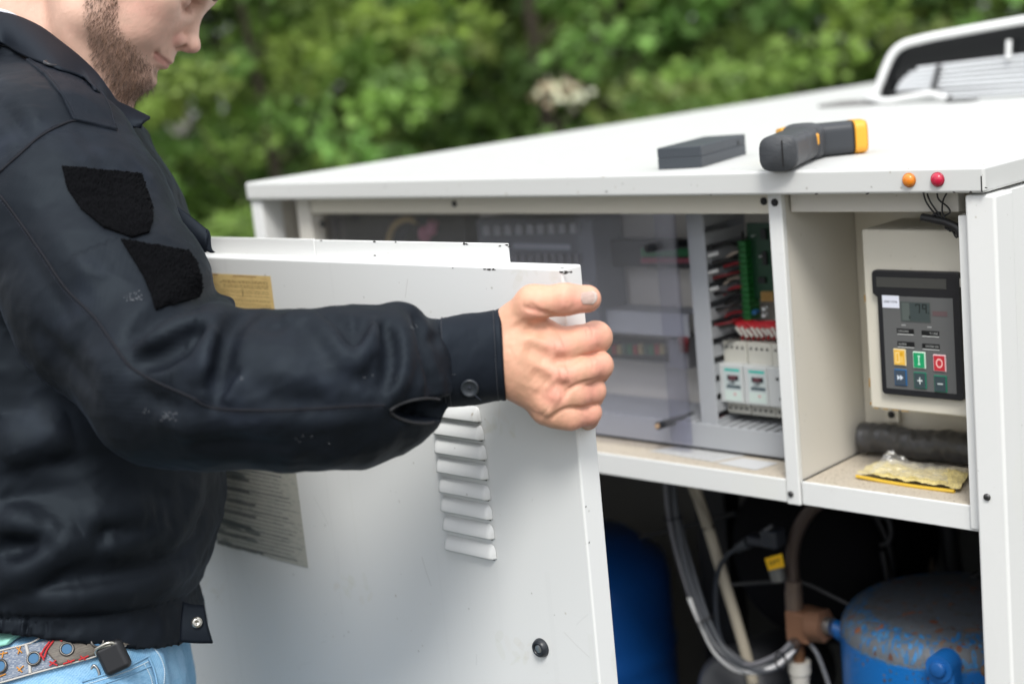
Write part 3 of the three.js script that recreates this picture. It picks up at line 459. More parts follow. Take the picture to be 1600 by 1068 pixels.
// ---------- electrical compartment on the left ----------
const slottedDuct = (label, a, b, depthAxis, w, d, sides) => { };
{ // vertical wiring duct: front cover, and a side wall of separate fingers
  const Z = -0.088, x0 = onZ(1075, 400, Z).x, x1 = onZ(1101, 400, Z).x + 0.001, yb = -0.3215, yt = -0.0515;
  const t = thing('wiring_duct', 'grey upright slotted wiring duct with dark cables leaving its side', 'wiring duct', V((x0 + x1) / 2, yb, -0.13), 'slotted wiring ducts in the left compartment');
  part('cover', bx(x0, x1, yb, yt, Z - 0.0025, Z, 0.0012), M.duct, t);
  part('back', bx(x0, x1, yb, yt, -0.171, -0.169), M.duct, t);
  const n = 12, st = (yt - yb) / n;
  for (let i = 0; i < n; i++) part('finger', bx(x1 - 0.0022, x1 - 0.0005, yb + i * st + 0.001, yb + i * st + st * 0.68, -0.168, Z - 0.003), M.duct, t);
  part('far_wall', bx(x0 + 0.0005, x0 + 0.002, yb, yt, -0.168, Z - 0.003), M.duct, t);
}
{ // horizontal duct at the bottom, fingers on its top side
  const Z = -0.083, x0 = -1.02, x1 = -0.262, yb = SH + 0.004, yt = SH + 0.034;
  const t = thing('wiring_duct', 'grey slotted wiring duct lying along the bottom of the left compartment', 'wiring duct', V((x0 + x1) / 2, yb, -0.12), 'slotted wiring ducts in the left compartment');
  part('cover', bx(x0, x1, yb, yt, Z - 0.002, Z, 0.001), M.duct, t); part('back', bx(x0, x1, yb, yt, -0.168, -0.1665), M.duct, t);
  part('duct_floor', bx(x0, x1, yb - 0.003, yb - 0.0005, -0.168, Z - 0.001), M.dark, t);
  for (let i = 0; i < 60; i++) { const x = x1 - 0.003 - i * 0.0126; part('finger', bx(x - 0.0082, x, yt - 0.002, yt - 0.0004, -0.166, Z - 0.0025), M.duct, t); }
}
{ // horizontal duct half way up
  const a = onZ(940, 481, -0.12), b = onZ(1070, 522, -0.12), Z = -0.12;
  const t = thing('wiring_duct', 'grey wiring duct behind the clear cover halfway up the compartment', 'wiring duct', V(-0.7, (a.y + b.y) / 2 - 0.01, -0.145), 'slotted wiring ducts in the left compartment');
  const y1 = -0.187, y0 = -0.216; part('cover', bx(-1.0, -0.452, y0, y1, Z - 0.002, Z, 0.001), M.duct, t);
  for (let i = 0; i < 40; i++) { const x = -0.455 - i * 0.0126; part('finger', bx(x - 0.0082, x, y1 - 0.002, y1 - 0.0004, -0.166, Z - 0.0025), M.duct, t); }
}
{ // cables leaving the duct's slots
  const t = thing('control_wires', 'dark and red wires fanning from the upright duct to the terminals', 'wires', at(1160, 480, 1.8));
  const cols = [M.black, std(0.12, 0.008, 0.012, 0.5), M.black, M.black, std(0.16, 0.01, 0.014, 0.5), std(0.1, 0.1, 0.1, 0.5)];
  for (let i = 0; i < 13; i++) {
    const y0 = 384 + i * 24.5, x0 = 1104 + i * 1.0, n = i > 6 ? 2 : i % 3 + 2;
    for (let k = 0; k < n; k++) part('wire', tube([onZ(x0 + 6, y0 + k * 1.6, -0.1), ...(i > 6 ? [onZ(x0 + 17, y0 - 3, -0.11), onZ(x0 + 24, y0 - 5 + k * 2, -0.135)] : [onZ(x0 + 30, y0 - 5 + k * 1.4 + rr(-2, 2), -0.104 - 0.004 * k), onZ(x0 + 50 + rr(-4, 4), y0 - 8 + rr(-6, 6), -0.125), onZ(1160 + rr(-4, 10), Math.min(495, y0 - 10 + rr(-14, 14)), -0.145)])], i > 6 ? 0.0022 : 0.0016, 16, 6), cols[(i * 2 + k * 3 + (k > 1 ? 1 : 0)) % cols.length], t);
  }
  for (let i = 0; i < 4; i++) { const y = [398, 425, 452, 690][i]; part('ferrule', cyl(onZ(1106, y, -0.093), onZ(1122, y - 4, -0.097), 0.0024), std(0.55, 0.55, 0.54, 0.4), t); }
  // bundle of red wires with white sleeves above the breakers
  for (let i = 0; i < 9; i++) { const x = 1150 + i * 8; part('red_wire', tube([onZ(1142 + i * 4, 500 + rr(-2, 6), -0.12), onZ(x, 506 + rr(-4, 3), -0.112), onZ(x + 8, 512, -0.112), onZ(x + 10, 528, -0.12)], 0.0023, 16, 7), std(0.42, 0.012, 0.02, 0.45), t); part('white_sleeve', cyl(onZ(x - 1, 511 + rr(-2, 2), -0.109), onZ(x + 9, 524 + rr(-2, 2), -0.113), 0.0019), std(0.6, 0.58, 0.53, 0.5), t); }
  for (let i = 0; i < 8; i++) { const y = 396 + i * 13; part('terminal_wire', tube([onZ(1130, y + 10 + rr(-4, 4), -0.12), onZ(1145, y + rr(-3, 3), -0.125), onZ(1166, y - 2, -0.13)], 0.0022, 14, 6), [std(0.5, 0.42, 0.34, 0.5), std(0.35, 0.02, 0.03, 0.5), M.black][i % 3], t); }
}
{ // green circuit board with terminal strip
  const Z = -0.13, t = thing('circuit_board', 'dark green circuit board with bright green terminals beside the divider', 'circuit board', onZ(1190, 505, Z));
  const p0 = onZ(1165, 347, Z), p1 = onZ(1300, 505, Z);
  part('board', bx(p0.x, p1.x, -0.165, p0.y, Z - 0.003, Z), phy(0.008, 0.045, 0.02, 0.35), t);
  const y0 = p0.y - 0.02, x = p0.x - 0.006;
  for (let i = 0; i < 14; i++) { const y = y0 - i * 0.0068; const b = part('terminal', bx(x, x + 0.011, y - 0.0062, y, Z - 0.01, Z + 0.012, 0.0006), std(0.01, 0.12, 0.022, 0.4), t); part('wire_hole', bx(x - 0.0004, x + 0.003, y - 0.0046, y - 0.0018, Z + 0.002, Z + 0.0124), M.dark, b); }
  for (let i = 0; i < 5; i++) { const q = onZ(1190 + i * 4, 462, Z + 0.002); part('resistor', bx(q.x - 0.0009, q.x + 0.0009, q.y - 0.006, q.y + 0.006, Z, Z + 0.003, 0.0006), std(0.5, 0.3, 0.1, 0.4), t); }
  for (const [px, py, c, r] of [[1183, 485, [0.03, 0.14, 0.32], 0.0028], [1198, 480, [0.7, 0.72, 0.72], 0.0022], [1198, 490, [0.7, 0.72, 0.72], 0.0022], [1180, 366, [0.4, 0.45, 0.42], 0.001], [1192, 398, [0.5, 0.5, 0.5], 0.001]]) { const q = onZ(px, py, Z); part('component', cyl(q, q.clone().add(V(0, 0, 0.008)), r), std(...c, 0.35), t); }
  for (const [px, py, w, h] of [[1190, 372, 0.008, 0.012], [1193, 412, 0.006, 0.016], [1186, 440, 0.01, 0.007]]) { const q = onZ(px, py, Z); part('chip', bx(q.x, q.x + w, q.y, q.y + h, Z, Z + 0.0035, 0.0004), M.black, t); }
}
{ // breakers on their rail
  const Z = -0.098, cf = legend(160, 420, (g, w, h) => {
    g.fillStyle = '#b9c4c4'; g.fillRect(0, 0, w, h); g.fillStyle = '#c4d2cc'; g.fillRect(0, 290, w, 130); g.fillStyle = '#28b8a8'; g.fillRect(8, 8, w - 16, 34); g.fillStyle = '#4d8f8d'; g.fillRect(14, 20, 80, 10);
    g.fillStyle = '#30373c'; g.fillRect(30, 92, w - 50, 66); g.fillStyle = '#c7c3c0'; g.fillRect(56, 112, 56, 40); g.fillStyle = '#7d3a46'; g.fillRect(80, 96, 46, 18); g.fillStyle = '#6f7a7c'; g.fillRect(72, 170, 26, 18); g.fillStyle = '#3d4c54'; g.fillRect(20, 218, w - 26, 42); g.fillStyle = '#7f8f94'; g.fillRect(34, 232, 70, 8);
    g.fillStyle = '#cc8d92'; g.beginPath(); g.arc(96, 330, 14, 0, 7); g.fill(); g.fillStyle = '#98a3a0'; g.fillRect(90, 350, 6, 18);
  });
  const ivory = std(0.56, 0.55, 0.49, 0.5), grey = std(0.52, 0.54, 0.54, 0.5);
  const one = (i, label) => {
    const a = onZ(1121 + i * 38, 566 + i * 4.5, Z), w = 0.0345 * 1.0, x0 = a.x, x1 = x0 + w, y1 = -0.2395, y0 = y1 - 0.047;
    const t = thing('circuit_breaker', label, 'circuit breaker', V((x0 + x1) / 2, y0 - 0.014, Z - 0.035), 'circuit breakers on the rail');
    part('front', bx(x0 + 0.0005, x1 - 0.0005, y0, y1, Z - 0.03, Z, 0.0015), grey, t);
    part('top_block', bx(x0 + 0.0005, x1 - 0.0005, y1 - 0.004, y1 + 0.0255, Z - 0.05, Z - 0.012, 0.001), ivory, t); part('bottom_block', bx(x0 + 0.0005, x1 - 0.0005, y0 - 0.016, y0 + 0.004, Z - 0.05, Z - 0.012, 0.001), ivory, t);
    part('base', bx(x0 + 0.001, x1 - 0.001, y0 - 0.008, y1 + 0.017, -0.17, Z - 0.045), ivory, t);
    if (i < 2) {
      const fx = x0 + 0.0075; part('printed_face', quadUV(V(fx, y1 - 0.004, Z + 0.0004), V(x1 - 0.003, y1 - 0.004, Z + 0.0004), V(x1 - 0.003, y0 + 0.003, Z + 0.0004), V(fx, y0 + 0.003, Z + 0.0004)), cf, t);
      part('lever', bx(x0 + 0.0175, x0 + 0.0255, y1 - 0.0175, y1 - 0.0125, Z, Z + 0.006, 0.001), std(0.1, 0.035, 0.045, 0.4), t);
    } else { for (const [u, v] of [[0.35, 0.3], [0.45, 0.8]]) part('mark', bx(x0 + w * u, x0 + w * u + 0.004, y1 - 0.047 * v, y1 - 0.047 * v + 0.003, Z, Z + 0.0006), M.darkSteel, t); }
    for (let k = 0; k < 4; k++) for (const yy of [y1 + 0.0185, y0 - 0.009]) { const x = x0 + 0.006 + k * 0.0075; part('clamp_screw', lathe([[0.0016, 0], [0.0016, 0.0006], [0.0001, 0.0004]], V(x, yy, Z - 0.0119), V(0, 0, 1), 10), M.dark, t); }
  };
  one(0, 'left circuit breaker, next to the upright wiring duct, with turquoise strip'); one(1, 'middle circuit breaker with turquoise strip, between its two neighbours'); one(2, 'plain white breaker half hidden behind the white divider');
  const rl = part('mounting_rail', bx(-0.45, -0.262, -0.282, -0.262, -0.1715, -0.168), M.steel, scene); tag(rl, 'steel mounting rail behind the circuit breakers', 'rail');
}
{ // things seen dimly through the clear cover
  const sq = (name, label, cat, list) => { const f = list[0][0]; f.computeBoundingBox(); const b = f.boundingBox; const t = thing(name, label, cat, V((b.min.x + b.max.x) / 2, b.min.y, (b.min.z + b.max.z) / 2)); for (const [g, n, m] of list) part(n, g, m, t); return t; };
  // grey apparatus with a row of white terminals and small toggles
  {
    const Z = -0.105, body = pbx(742, 341, 938, 520, Z, 0.06, 0.002), t = sq('switch_block', 'grey switchgear block with white terminal row behind the clear cover', 'switchgear', [[body, 'body', std(0.13, 0.14, 0.16, 0.5)]]);
    for (let i = 0; i < 9; i++) part('terminal', pbx(752 + i * 17, 351 - i * 0.4, 763 + i * 17, 367 - i * 0.4, Z + 0.008, 0.012, 0.001), std(0.36, 0.37, 0.38, 0.5), t);
    part('label_strip', pbx(800, 379, 890, 389, Z + 0.0015, 0.004, 0.0005), std(0.36, 0.38, 0.42, 0.5), t);
    for (let i = 0; i < 9; i++) part('toggle', pbx(800 + i * 12, 396, 806 + i * 12, 412, Z + 0.009, 0.012, 0.001), std(0.2, 0.2, 0.22, 0.4), t);
    for (let i = 0; i < 8; i++) part('terminal', pbx(760 + i * 21, 440, 774 + i * 21, 462, Z + 0.008, 0.012, 0.001), std(0.25, 0.26, 0.28, 0.5), t);
  }
  { // dark terminal strip with green and red clamps
    const Z = -0.14, t = sq('terminal_strip', 'dark terminal strip with green and pink clamps left of the upright duct', 'terminals', [[pbx(925, 374, 1076, 419, Z, 0.028, 0.001), 'carrier', std(0.02, 0.022, 0.024, 0.5)]]);
    for (let i = 0; i < 14; i++) { part('green_clamp', pbx(1000 + i * 5.6, 387, 1004.6 + i * 5.6, 400, Z + 0.006, 0.008, 0.0006), std(0.03, 0.2, 0.07, 0.45), t); part('pink_clamp', pbx(1000 + i * 5.6, 402, 1004.6 + i * 5.6, 410, Z + 0.004, 0.006, 0.0006), std(0.35, 0.09, 0.12, 0.45), t); }
  }
  { const Z = -0.14, t = sq('relay_strip', 'dark strip of small coloured relays low behind the clear cover', 'relays', [[pbx(905, 527, 1038, 566, Z, 0.028, 0.001), 'carrier', std(0.025, 0.027, 0.03, 0.5)]]);
    const c = [[0.03, 0.12, 0.06], [0.2, 0.03, 0.03], [0.25, 0.2, 0.1], [0.05, 0.08, 0.06]]; for (let i = 0; i < 11; i++) part('relay', pbx(945 + i * 8.4, 536 + (i % 3), 952 + i * 8.4, 553, Z + 0.006, 0.009, 0.0006), std(...c[i % 4], 0.45), t); }
  { const Z = -0.13, t = sq('contactor', 'small red and grey contactor against the left side of the upright duct', 'contactor', [[pbx(1042, 528, 1076, 576, Z, 0.04, 0.001), 'body', std(0.2, 0.2, 0.21, 0.5)]]); for (let i = 0; i < 4; i++) part('red_wire', tube([onZ(1060 + i * 4, 518, Z + 0.004), onZ(1061 + i * 4, 532, Z + 0.012), onZ(1064 + i * 3, 548, Z + 0.004)], 0.0018, 14, 6), std(0.16, 0.01, 0.014, 0.5), t); }
  { const t = thing('hose_loop', 'loop of yellow and dark hoses in the far left of the compartment', 'hoses', onZ(620, 400, -0.1)); const Z = -0.11;
    part('yellow_hose', tube([[603, 470], [604, 400], [612, 355], [632, 341], [650, 345]].map(p => onZ(p[0], p[1], Z)), 0.0045, 40, 8), std(0.4, 0.29, 0.12, 0.5), t);
    part('dark_hose', tube([[618, 470], [620, 390], [636, 352], [660, 343], [684, 356]].map(p => onZ(p[0], p[1], Z - 0.01)), 0.007, 40, 8), std(0.018, 0.022, 0.035, 0.5), t);
    part('pink_plug', [ell(onZ(663, 364, Z + 0.02), V(0.01, 0.012, 0.01)), cyl(onZ(672, 362, Z + 0.02), onZ(676, 345, Z + 0.02), 0.008)], std(0.4, 0.14, 0.2, 0.4), t); }
  { const q = part('dark_module', pbx(520, 338, 738, 470, -0.14, 0.03, 0.002), std(0.035, 0.033, 0.032, 0.6)); tag(q, 'dark brown module panel at the left end behind the cover', 'module'); }
}
{ // the clear plastic cover, its edge and two stand-off pins
  const Z = -0.06, t = thing('clear_cover', 'smoky clear plastic cover in front of the electrical parts', 'cover', V(-0.73, SH, Z));
  const xr = -0.4185;
  const m = phy(0.93, 0.93, 0.96, 0.03, { transmission: 0.965, thickness: 0, ior: 1.45 });
  part('sheet', bx(-1.04, xr, SH + 0.012, -0.0505, Z - 0.002, Z), m, t);
  part('folded_edge', bx(xr - 0.031, xr - 0.0005, SH + 0.012, -0.0512, Z - 0.0075, Z - 0.0045), phy(0.84, 0.84, 0.89, 0.05, { transmission: 1, thickness: 0 }), t);
  for (const [a, b, r, e] of [[[1011, 387, -0.05], [1072, 379, -0.125], 0.0052, 0.5], [[1027, 664, -0.05], [1082, 648, -0.125], 0.0048, 1]]) {
    const A = onZ(...a), B = onZ(...b); const s = part('stand_off', cyl(A, B, r, r, 20), std(0.012, 0.014, 0.017, 0.4), t); const d = A.clone().sub(B).normalize();
    part('stud_end', cyl(A.clone().addScaledVector(d, 0.0002), A.clone().addScaledVector(d, 0.0025), r * 0.62), e === 1 ? std(0.4, 0.27, 0.17, 0.5) : M.dark, s);
  }
}
// ---------- machinery in the lower compartment ----------
{
  const Z = -0.27, t0 = onZ(1000, 950, Z);
  const c = V(t0.x - 0.155, GY + 0.125, Z - 0.02);
  const t = thing('blue_drum', 'upright plain blue drum at the left behind the held panel', 'drum', c);
  const prof = [[0.0001, 0]]; const R = 0.155, H = 0.585; const pt = (r, y) => prof.push([r, y]);
  pt(R - 0.01, 0); pt(R, 0.01); for (let i = 0; i <= 40; i++) { const y = 0.02 + (H - 0.06) * i / 40; pt(R + (Math.abs(y - 0.44) < 0.012 ? 0.004 * Math.cos((y - 0.44) / 0.012 * 1.57) : 0), y); } pt(R - 0.006, H - 0.015); pt(R - 0.05, H + 0.02); pt(0.0001, H + 0.035);
  part('shell', lathe(prof, c, V(0, 1, 0), 64), phy(0.006, 0.075, 0.30, 0.38), t);
}
{ // rusty blue receiver tank on the right
  const c = V(-0.178, GY + 0.125, -0.235);
  const t = thing('blue_tank', 'blue pressure tank with grey rusty domed top at the lower right', 'tank', c);
  const R = 0.133, H = 0.674, prof = [[0.0001, 0], [R, 0.002]];
  for (let i = 0; i <= 30; i++) prof.push([R, 0.02 + (H - 0.08) * i / 30]);
  for (let i = 1; i <= 14; i++) { const a = i / 14 * Math.PI * 0.44; prof.push([R - 0.03 + 0.03 * Math.cos(a), H - 0.06 + 0.032 * Math.sin(a)]); } { const [r0, y0] = prof[prof.length - 1]; for (let i = 1; i <= 12; i++) { const k = i / 12; prof.push([Math.max(0.0001, r0 * (1 - k)), y0 + 0.012 * Math.sin(k * Math.PI / 2)]); } }
  const cut = 32, g = lathe(prof.slice(0, cut + 3), c, V(0, 1, 0), 120), dome = lathe(prof.slice(cut + 2), c, V(0, 1, 0), 120), dp = dome.attributes.position, du = [];
  for (let i = 0; i < dp.count; i++) du.push((dp.getX(i) - c.x) / 0.3 + 0.5, (dp.getZ(i) - c.z) / 0.3 + 0.5);
  dome.setAttribute('uv', new THREE.Float32BufferAttribute(du, 2));
  const rustMap = tex(1024, 1024, (x, w, h) => {
    x.fillStyle = '#5f646b'; x.fillRect(0, 0, w, h);
    for (let i = 0; i < 1600; i++) { x.globalAlpha = rr(0.1, 0.45); x.fillStyle = ['#70767d', '#4d5157', '#646a71', '#575049'][i & 3]; x.beginPath(); x.ellipse(rr(0, w), rr(0, h), rr(3, 26), rr(2, 12), rr(0, 3), 0, 7); x.fill(); }
    for (let i = 0; i < 900; i++) { const a = rr(0, 6.283), q = w * rr(0.33, 0.46); x.globalAlpha = rr(0.25, 0.8); x.fillStyle = ['#1a6db4', '#2f7fc0', '#1f5f9c'][i % 3]; x.beginPath(); x.ellipse(w / 2 + Math.cos(a) * q, h / 2 + Math.sin(a) * q, rr(3, 20), rr(2, 10), rr(0, 3), 0, 7); x.fill(); }
    for (let i = 0; i < 120; i++) { x.globalAlpha = rr(0.3, 0.8); x.fillStyle = '#2f7fc0'; x.beginPath(); x.ellipse(rr(0, w), rr(0, h), rr(2, 12), rr(2, 8), rr(0, 3), 0, 7); x.fill(); }
    for (let i = 0; i < 620; i++) { x.globalAlpha = rr(0.4, 0.95); x.fillStyle = ['#7a3f22', '#93502a', '#5b2f1c', '#8a5c3c'][i & 3]; const r = rr(2, 15) * rnd() + 1; x.beginPath(); x.ellipse(rr(0, w), rr(0, h), r * rr(0.6, 2), r * 0.8, rr(0, 3), 0, 7); x.fill(); }
  });
  part('dome', dome, phy(1, 1, 1, 0.42, { map: rustMap, bumpMap: peel, bumpScale: 0.0006 }), t, 'grey rusty domed top');
  // paint worn down to grey primer and rust on the upper part, ragged lower border
  const map = tex(2048, 1024, (x, w, h) => {
    x.fillStyle = '#0f68b4'; x.fillRect(0, 0, w, h);
    const top = 0.972; // v of the border along the profile (0 bottom .. 1 top) measured on the lathe's own v
    for (let i = 0; i < w; i += 4) { const e = h * (1 - top) - 4 + 22 * N3(i * 0.018, 2, 1) + 14 * N3(i * 0.06, 5, 1); x.fillStyle = `rgb(${92 + 16 * N3(i * 0.03, 1, 2) | 0},${98 + 14 * N3(i * 0.03, 1, 2) | 0},106)`; x.fillRect(i, 0, 5, e); }
    for (let i = 0; i < 1500; i++) { x.globalAlpha = rr(0.1, 0.5); x.fillStyle = ['#6f767e', '#585d63', '#3f7fb5', '#7c848c'][i & 3]; x.beginPath(); x.ellipse(rr(0, w), rr(0, h * 0.045), rr(3, 20), rr(1, 5), rr(0, 3), 0, 7); x.fill(); }
    for (let i = 0; i < 420; i++) { x.globalAlpha = rr(0.3, 0.9); x.fillStyle = ['#7a3f22', '#93502a', '#5b2f1c', '#8a5c3c'][i & 3]; const X = rr(0, w), Y = h * 0.09 * Math.pow(rnd(), 1.1), r = rr(1, 4.5); x.beginPath(); x.ellipse(X, Y, r * rr(0.6, 2), r * 0.7, rr(-0.4, 0.4), 0, 7); x.fill(); if (rnd() < 0.25) { x.fillRect(X, Y, 2, rr(2, 10)); } }
    for (let i = 0; i < 60; i++) { x.globalAlpha = rr(0.15, 0.5); x.fillStyle = '#5a4a3c'; x.fillRect(rr(0, w), rr(h * 0.12, h), rr(1, 5), rr(1, 5)); }
  }, { clamp: false });
  part('shell', g, phy(1, 1, 1, 0.32, { map, bumpMap: peel, bumpScale: 0.0006 }), t);
  const bp = onZ(1476, 1036, -0.105); const lug = part('lug', [bx(bp.x - 0.016, bp.x + 0.016, bp.y - 0.09, bp.y + 0.0, c.z + R - 0.012, c.z + R + 0.009, 0.004), cyl(V(bp.x, bp.y, c.z + R - 0.012), V(bp.x, bp.y, c.z + R + 0.012), 0.016, 0.016, 30)], phy(0.01, 0.12, 0.4, 0.35), t);
  part('bolt', lathe([[0.0095, -0.001], [0.0095, 0.004], [0.007, 0.006], [0.0001, 0.0065]], V(bp.x, bp.y, c.z + R + 0.012), V(0, 0, 1), 24), phy(0.01, 0.10, 0.34, 0.4), lug);
  const sp = onZ(1532, 1052, -0.1); part('rust_spot', ell(V(sp.x, sp.y, c.z + R - 0.012), V(0.006, 0.007, 0.01), 12), std(0.16, 0.09, 0.05, 0.8), t);
  const n0 = onZ(1308, 985, -0.19), n1 = onZ(1293, 974, -0.176); part('nozzle', cyl(n0.clone().add(V(0.03, -0.01, -0.01)), n1, 0.019, 0.0085, 24), phy(0.012, 0.13, 0.42, 0.35), t);
  // valve loops on its top
  part('lifting_eye', tube([[1392, 975], [1386, 900], [1378, 860]].map(q => onZ(q[0], q[1], -0.3)), 0.004, 20, 8), M.black, t);
}
{ // brass block, hex nut and riser pipe
  const Z = -0.16, t = thing('brass_valve', 'brown brass valve block with hex nut and pipe rising from it', 'valve', onZ(1245, 1068, Z));
  const brass = phy(0.26, 0.13, 0.075, 0.55, { metalness: 0.25, bumpMap: peel, bumpScale: 0.0006 });
  const body = part('block', pbx(1224, 953, 1262, 1008, Z, 0.034, 0.003), brass, t);
  part('set_screw', lathe([[0.0072, 0], [0.0072, 0.005], [0.006, 0.0065], [0.0001, 0.0065]], onZ(1243, 1003, Z), V(0, 0, 1), 24), std(0.07, 0.045, 0.035, 0.5, 0.3), body);
  const na = onZ(1268, 974, Z - 0.012), nb = onZ(1290, 976, Z - 0.012);
  part('hex_nut', cyl(na, nb, 0.0215, 0.0215, 6), brass, t); part('nipple', cyl(nb, onZ(1300, 977, Z - 0.012), 0.011), M.steel, t);
  part('riser_pipe', tube([[1242, 960], [1239, 930], [1238, 900], [1237, 870], [1243, 835], [1262, 800], [1295, 775], [1330, 768]].map(p => onZ(p[0], p[1], Z - 0.014)), 0.0088, 80, 18), phy(0.09, 0.065, 0.055, 0.42, { metalness: 0.4 }), t);
  part('solder_joint', [cyl(onZ(1241, 955, Z - 0.014), onZ(1239, 922, Z - 0.014), 0.0112), cyl(onZ(1239, 925, Z - 0.014), onZ(1239, 905, Z - 0.014), 0.0104)], phy(0.2, 0.15, 0.12, 0.4, { metalness: 0.5 }), t);
  part('stub', cyl(onZ(1247, 1005, Z - 0.014), onZ(1248, 1034, Z - 0.014), 0.0078), std(0.16, 0.075, 0.035, 0.5, 0.3), t);
  part('white_union', [cyl(onZ(1248, 1031, Z - 0.014), onZ(1249, 1049, Z - 0.014), 0.0142), cyl(onZ(1249, 1049, Z - 0.014), onZ(1251, 1085, Z - 0.014), 0.0112), cyl(onZ(1249, 1054, Z - 0.014), onZ(1249, 1058, Z - 0.014), 0.0122)], std(0.62, 0.6, 0.55, 0.5), t);
}
{ // bundle of grey cables looping down from the shelf
  const Z = -0.13, t = thing('cable_bundle', 'bundle of grey cables looping down from the shelf to the valve', 'cables', onZ(1170, 1045, Z));
  const path = [[1044, 742], [1050, 790], [1058, 835], [1068, 880], [1082, 930], [1098, 970], [1122, 1008], [1152, 1032], [1182, 1040], [1206, 1032], [1226, 1018], [1240, 1002]];
  const sets = [[-7, 0, std(0.13, 0.13, 0.145, 0.45)], [-1, 3, std(0.075, 0.08, 0.09, 0.45)], [5, -2, std(0.06, 0.065, 0.075, 0.45)], [2, 8, std(0.62, 0.62, 0.63, 0.45), 4], [10, 3, std(0.05, 0.055, 0.065, 0.45)], [-6, 12, std(0.55, 0.55, 0.55, 0.45), 4]];
  sets.forEach(([dx, dy, m, from = 0], k) => part('cable', tube(path.map((p, i) => [p, i]).slice(from).map(([[x, y], i]) => onZ(x + dx * (0.9 + 0.3 * Math.sin(i + k)) * (i > 9 ? 0.5 : 1), y + dy * (i > 5 ? 1.0 : 0.2) + (i > 7 ? dx * 0.5 : 0), Z - (i > 8 ? 0.03 * (i - 8) / 3 : 0) + 0.004 * Math.cos(k * 2 + i * 0.7))), 0.0034, 90, 9), m, t));
  for (const [x, y, a, r] of [[1046, 807, 0.15, 0.0125], [1099, 966, 0.6, 0.0115], [1215, 1031, -1.2, 0.0105]]) { const q = onZ(x + 4, y, Z); part('cable_tie', new THREE.TorusGeometry(r, 0.0012, 6, 28).rotateX(Math.PI / 2).rotateZ(a).translate(q.x, q.y, q.z), M.black, t); }
}
{ // cream hose
  const Z = -0.17, t = thing('cream_hose', 'straight cream coloured hose slanting down behind the grey cables', 'hose', onZ(1170, 1040, Z));
  part('hose', tube([[1082, 745], [1090, 775], [1108, 830], [1126, 890], [1146, 955], [1168, 1032], [1176, 1066]].map(p => onZ(p[0], p[1], Z)), 0.0074, 60, 14), std(0.46, 0.41, 0.32, 0.5), t);
  part('hose', tube([[1074, 750], [1085, 775], [1100, 806], [1109, 828]].map(p => onZ(p[0], p[1], Z + 0.006)), 0.004, 30, 10), std(0.36, 0.32, 0.25, 0.5), t);
  part('cable_tie', new THREE.TorusGeometry(0.0085, 0.0013, 6, 24).rotateX(Math.PI / 2).rotateZ(0.3).translate(onZ(1107, 822, Z).x, onZ(1107, 822, Z).y, Z), M.black, t);
}
{ // sensor plug with its yellow tag
  const Z = -0.15, t = thing('sensor_plug', 'dark sensor plug with a small yellow tag and curved black cable', 'plug', onZ(1205, 888, Z));
  part('plug', [pbx(1163, 836, 1190, 855, Z, 0.02, 0.004), pbx(1184, 826, 1212, 860, Z + 0.004, 0.026, 0.005)], std(0.028, 0.032, 0.042, 0.5), t); part('gland', cyl(onZ(1168, 846, Z - 0.008), onZ(1150, 856, Z - 0.008), 0.0078, 0.0055, 16), std(0.04, 0.046, 0.055, 0.5), t);
  part('clip', cyl(onZ(1188, 832, Z), onZ(1206, 820, Z), 0.0024), std(0.1, 0.1, 0.11, 0.4), t);
  part('cable', tube([[1152, 855], [1138, 864], [1124, 884], [1118, 912], [1118, 950], [1122, 985], [1132, 1015]].map(p => onZ(p[0], p[1], Z - 0.004)), 0.0031, 60, 10), std(0.03, 0.035, 0.045, 0.4), t);
  const a = onZ(1194, 871, Z + 0.008), b = onZ(1221, 863, Z + 0.008), c2 = onZ(1225, 884, Z + 0.008), d = onZ(1200, 890, Z + 0.008);
  part('tag_plate', quadUV(a, b, c2, d), legend(128, 100, (g, w, h) => { g.fillStyle = '#f0bb16'; g.fillRect(0, 0, w, h); g.fillStyle = '#5a4210'; g.font = 'bold 46px sans-serif'; g.fillText('DPT', 18, 66); }), t);
  part('threaded_body', cyl(onZ(1212, 884, Z - 0.006), onZ(1216, 905, Z - 0.006), 0.0105, 0.0095, 20), std(0.2, 0.2, 0.19, 0.4, 0.5), t);
}
{ // black blower housing
  const c = onZ(1275, 862, -0.36); const t = thing('blower_housing', 'large round black blower housing in the dark behind the pipe', 'blower', c);
  part('housing', lathe([[0.0001, 0.075], [0.06, 0.07], [0.1, 0.055], [0.118, 0.03], [0.122, 0], [0.122, -0.12], [0.0001, -0.12]], c, V(0, 0, 1), 48), phy(0.005, 0.005, 0.006, 0.85, { specularIntensity: 0.25 }), t);
  part('rim', new THREE.TorusGeometry(0.123, 0.004, 8, 60).translate(c.x, c.y, c.z + 0.01), std(0.01, 0.01, 0.011, 0.4), t);
  part('hook', tube([[1368, 806], [1384, 806], [1392, 826], [1388, 846], [1376, 850]].map(p => onZ(p[0], p[1], -0.3)), 0.0035, 24, 8), std(0.02, 0.02, 0.022, 0.5), t);
}
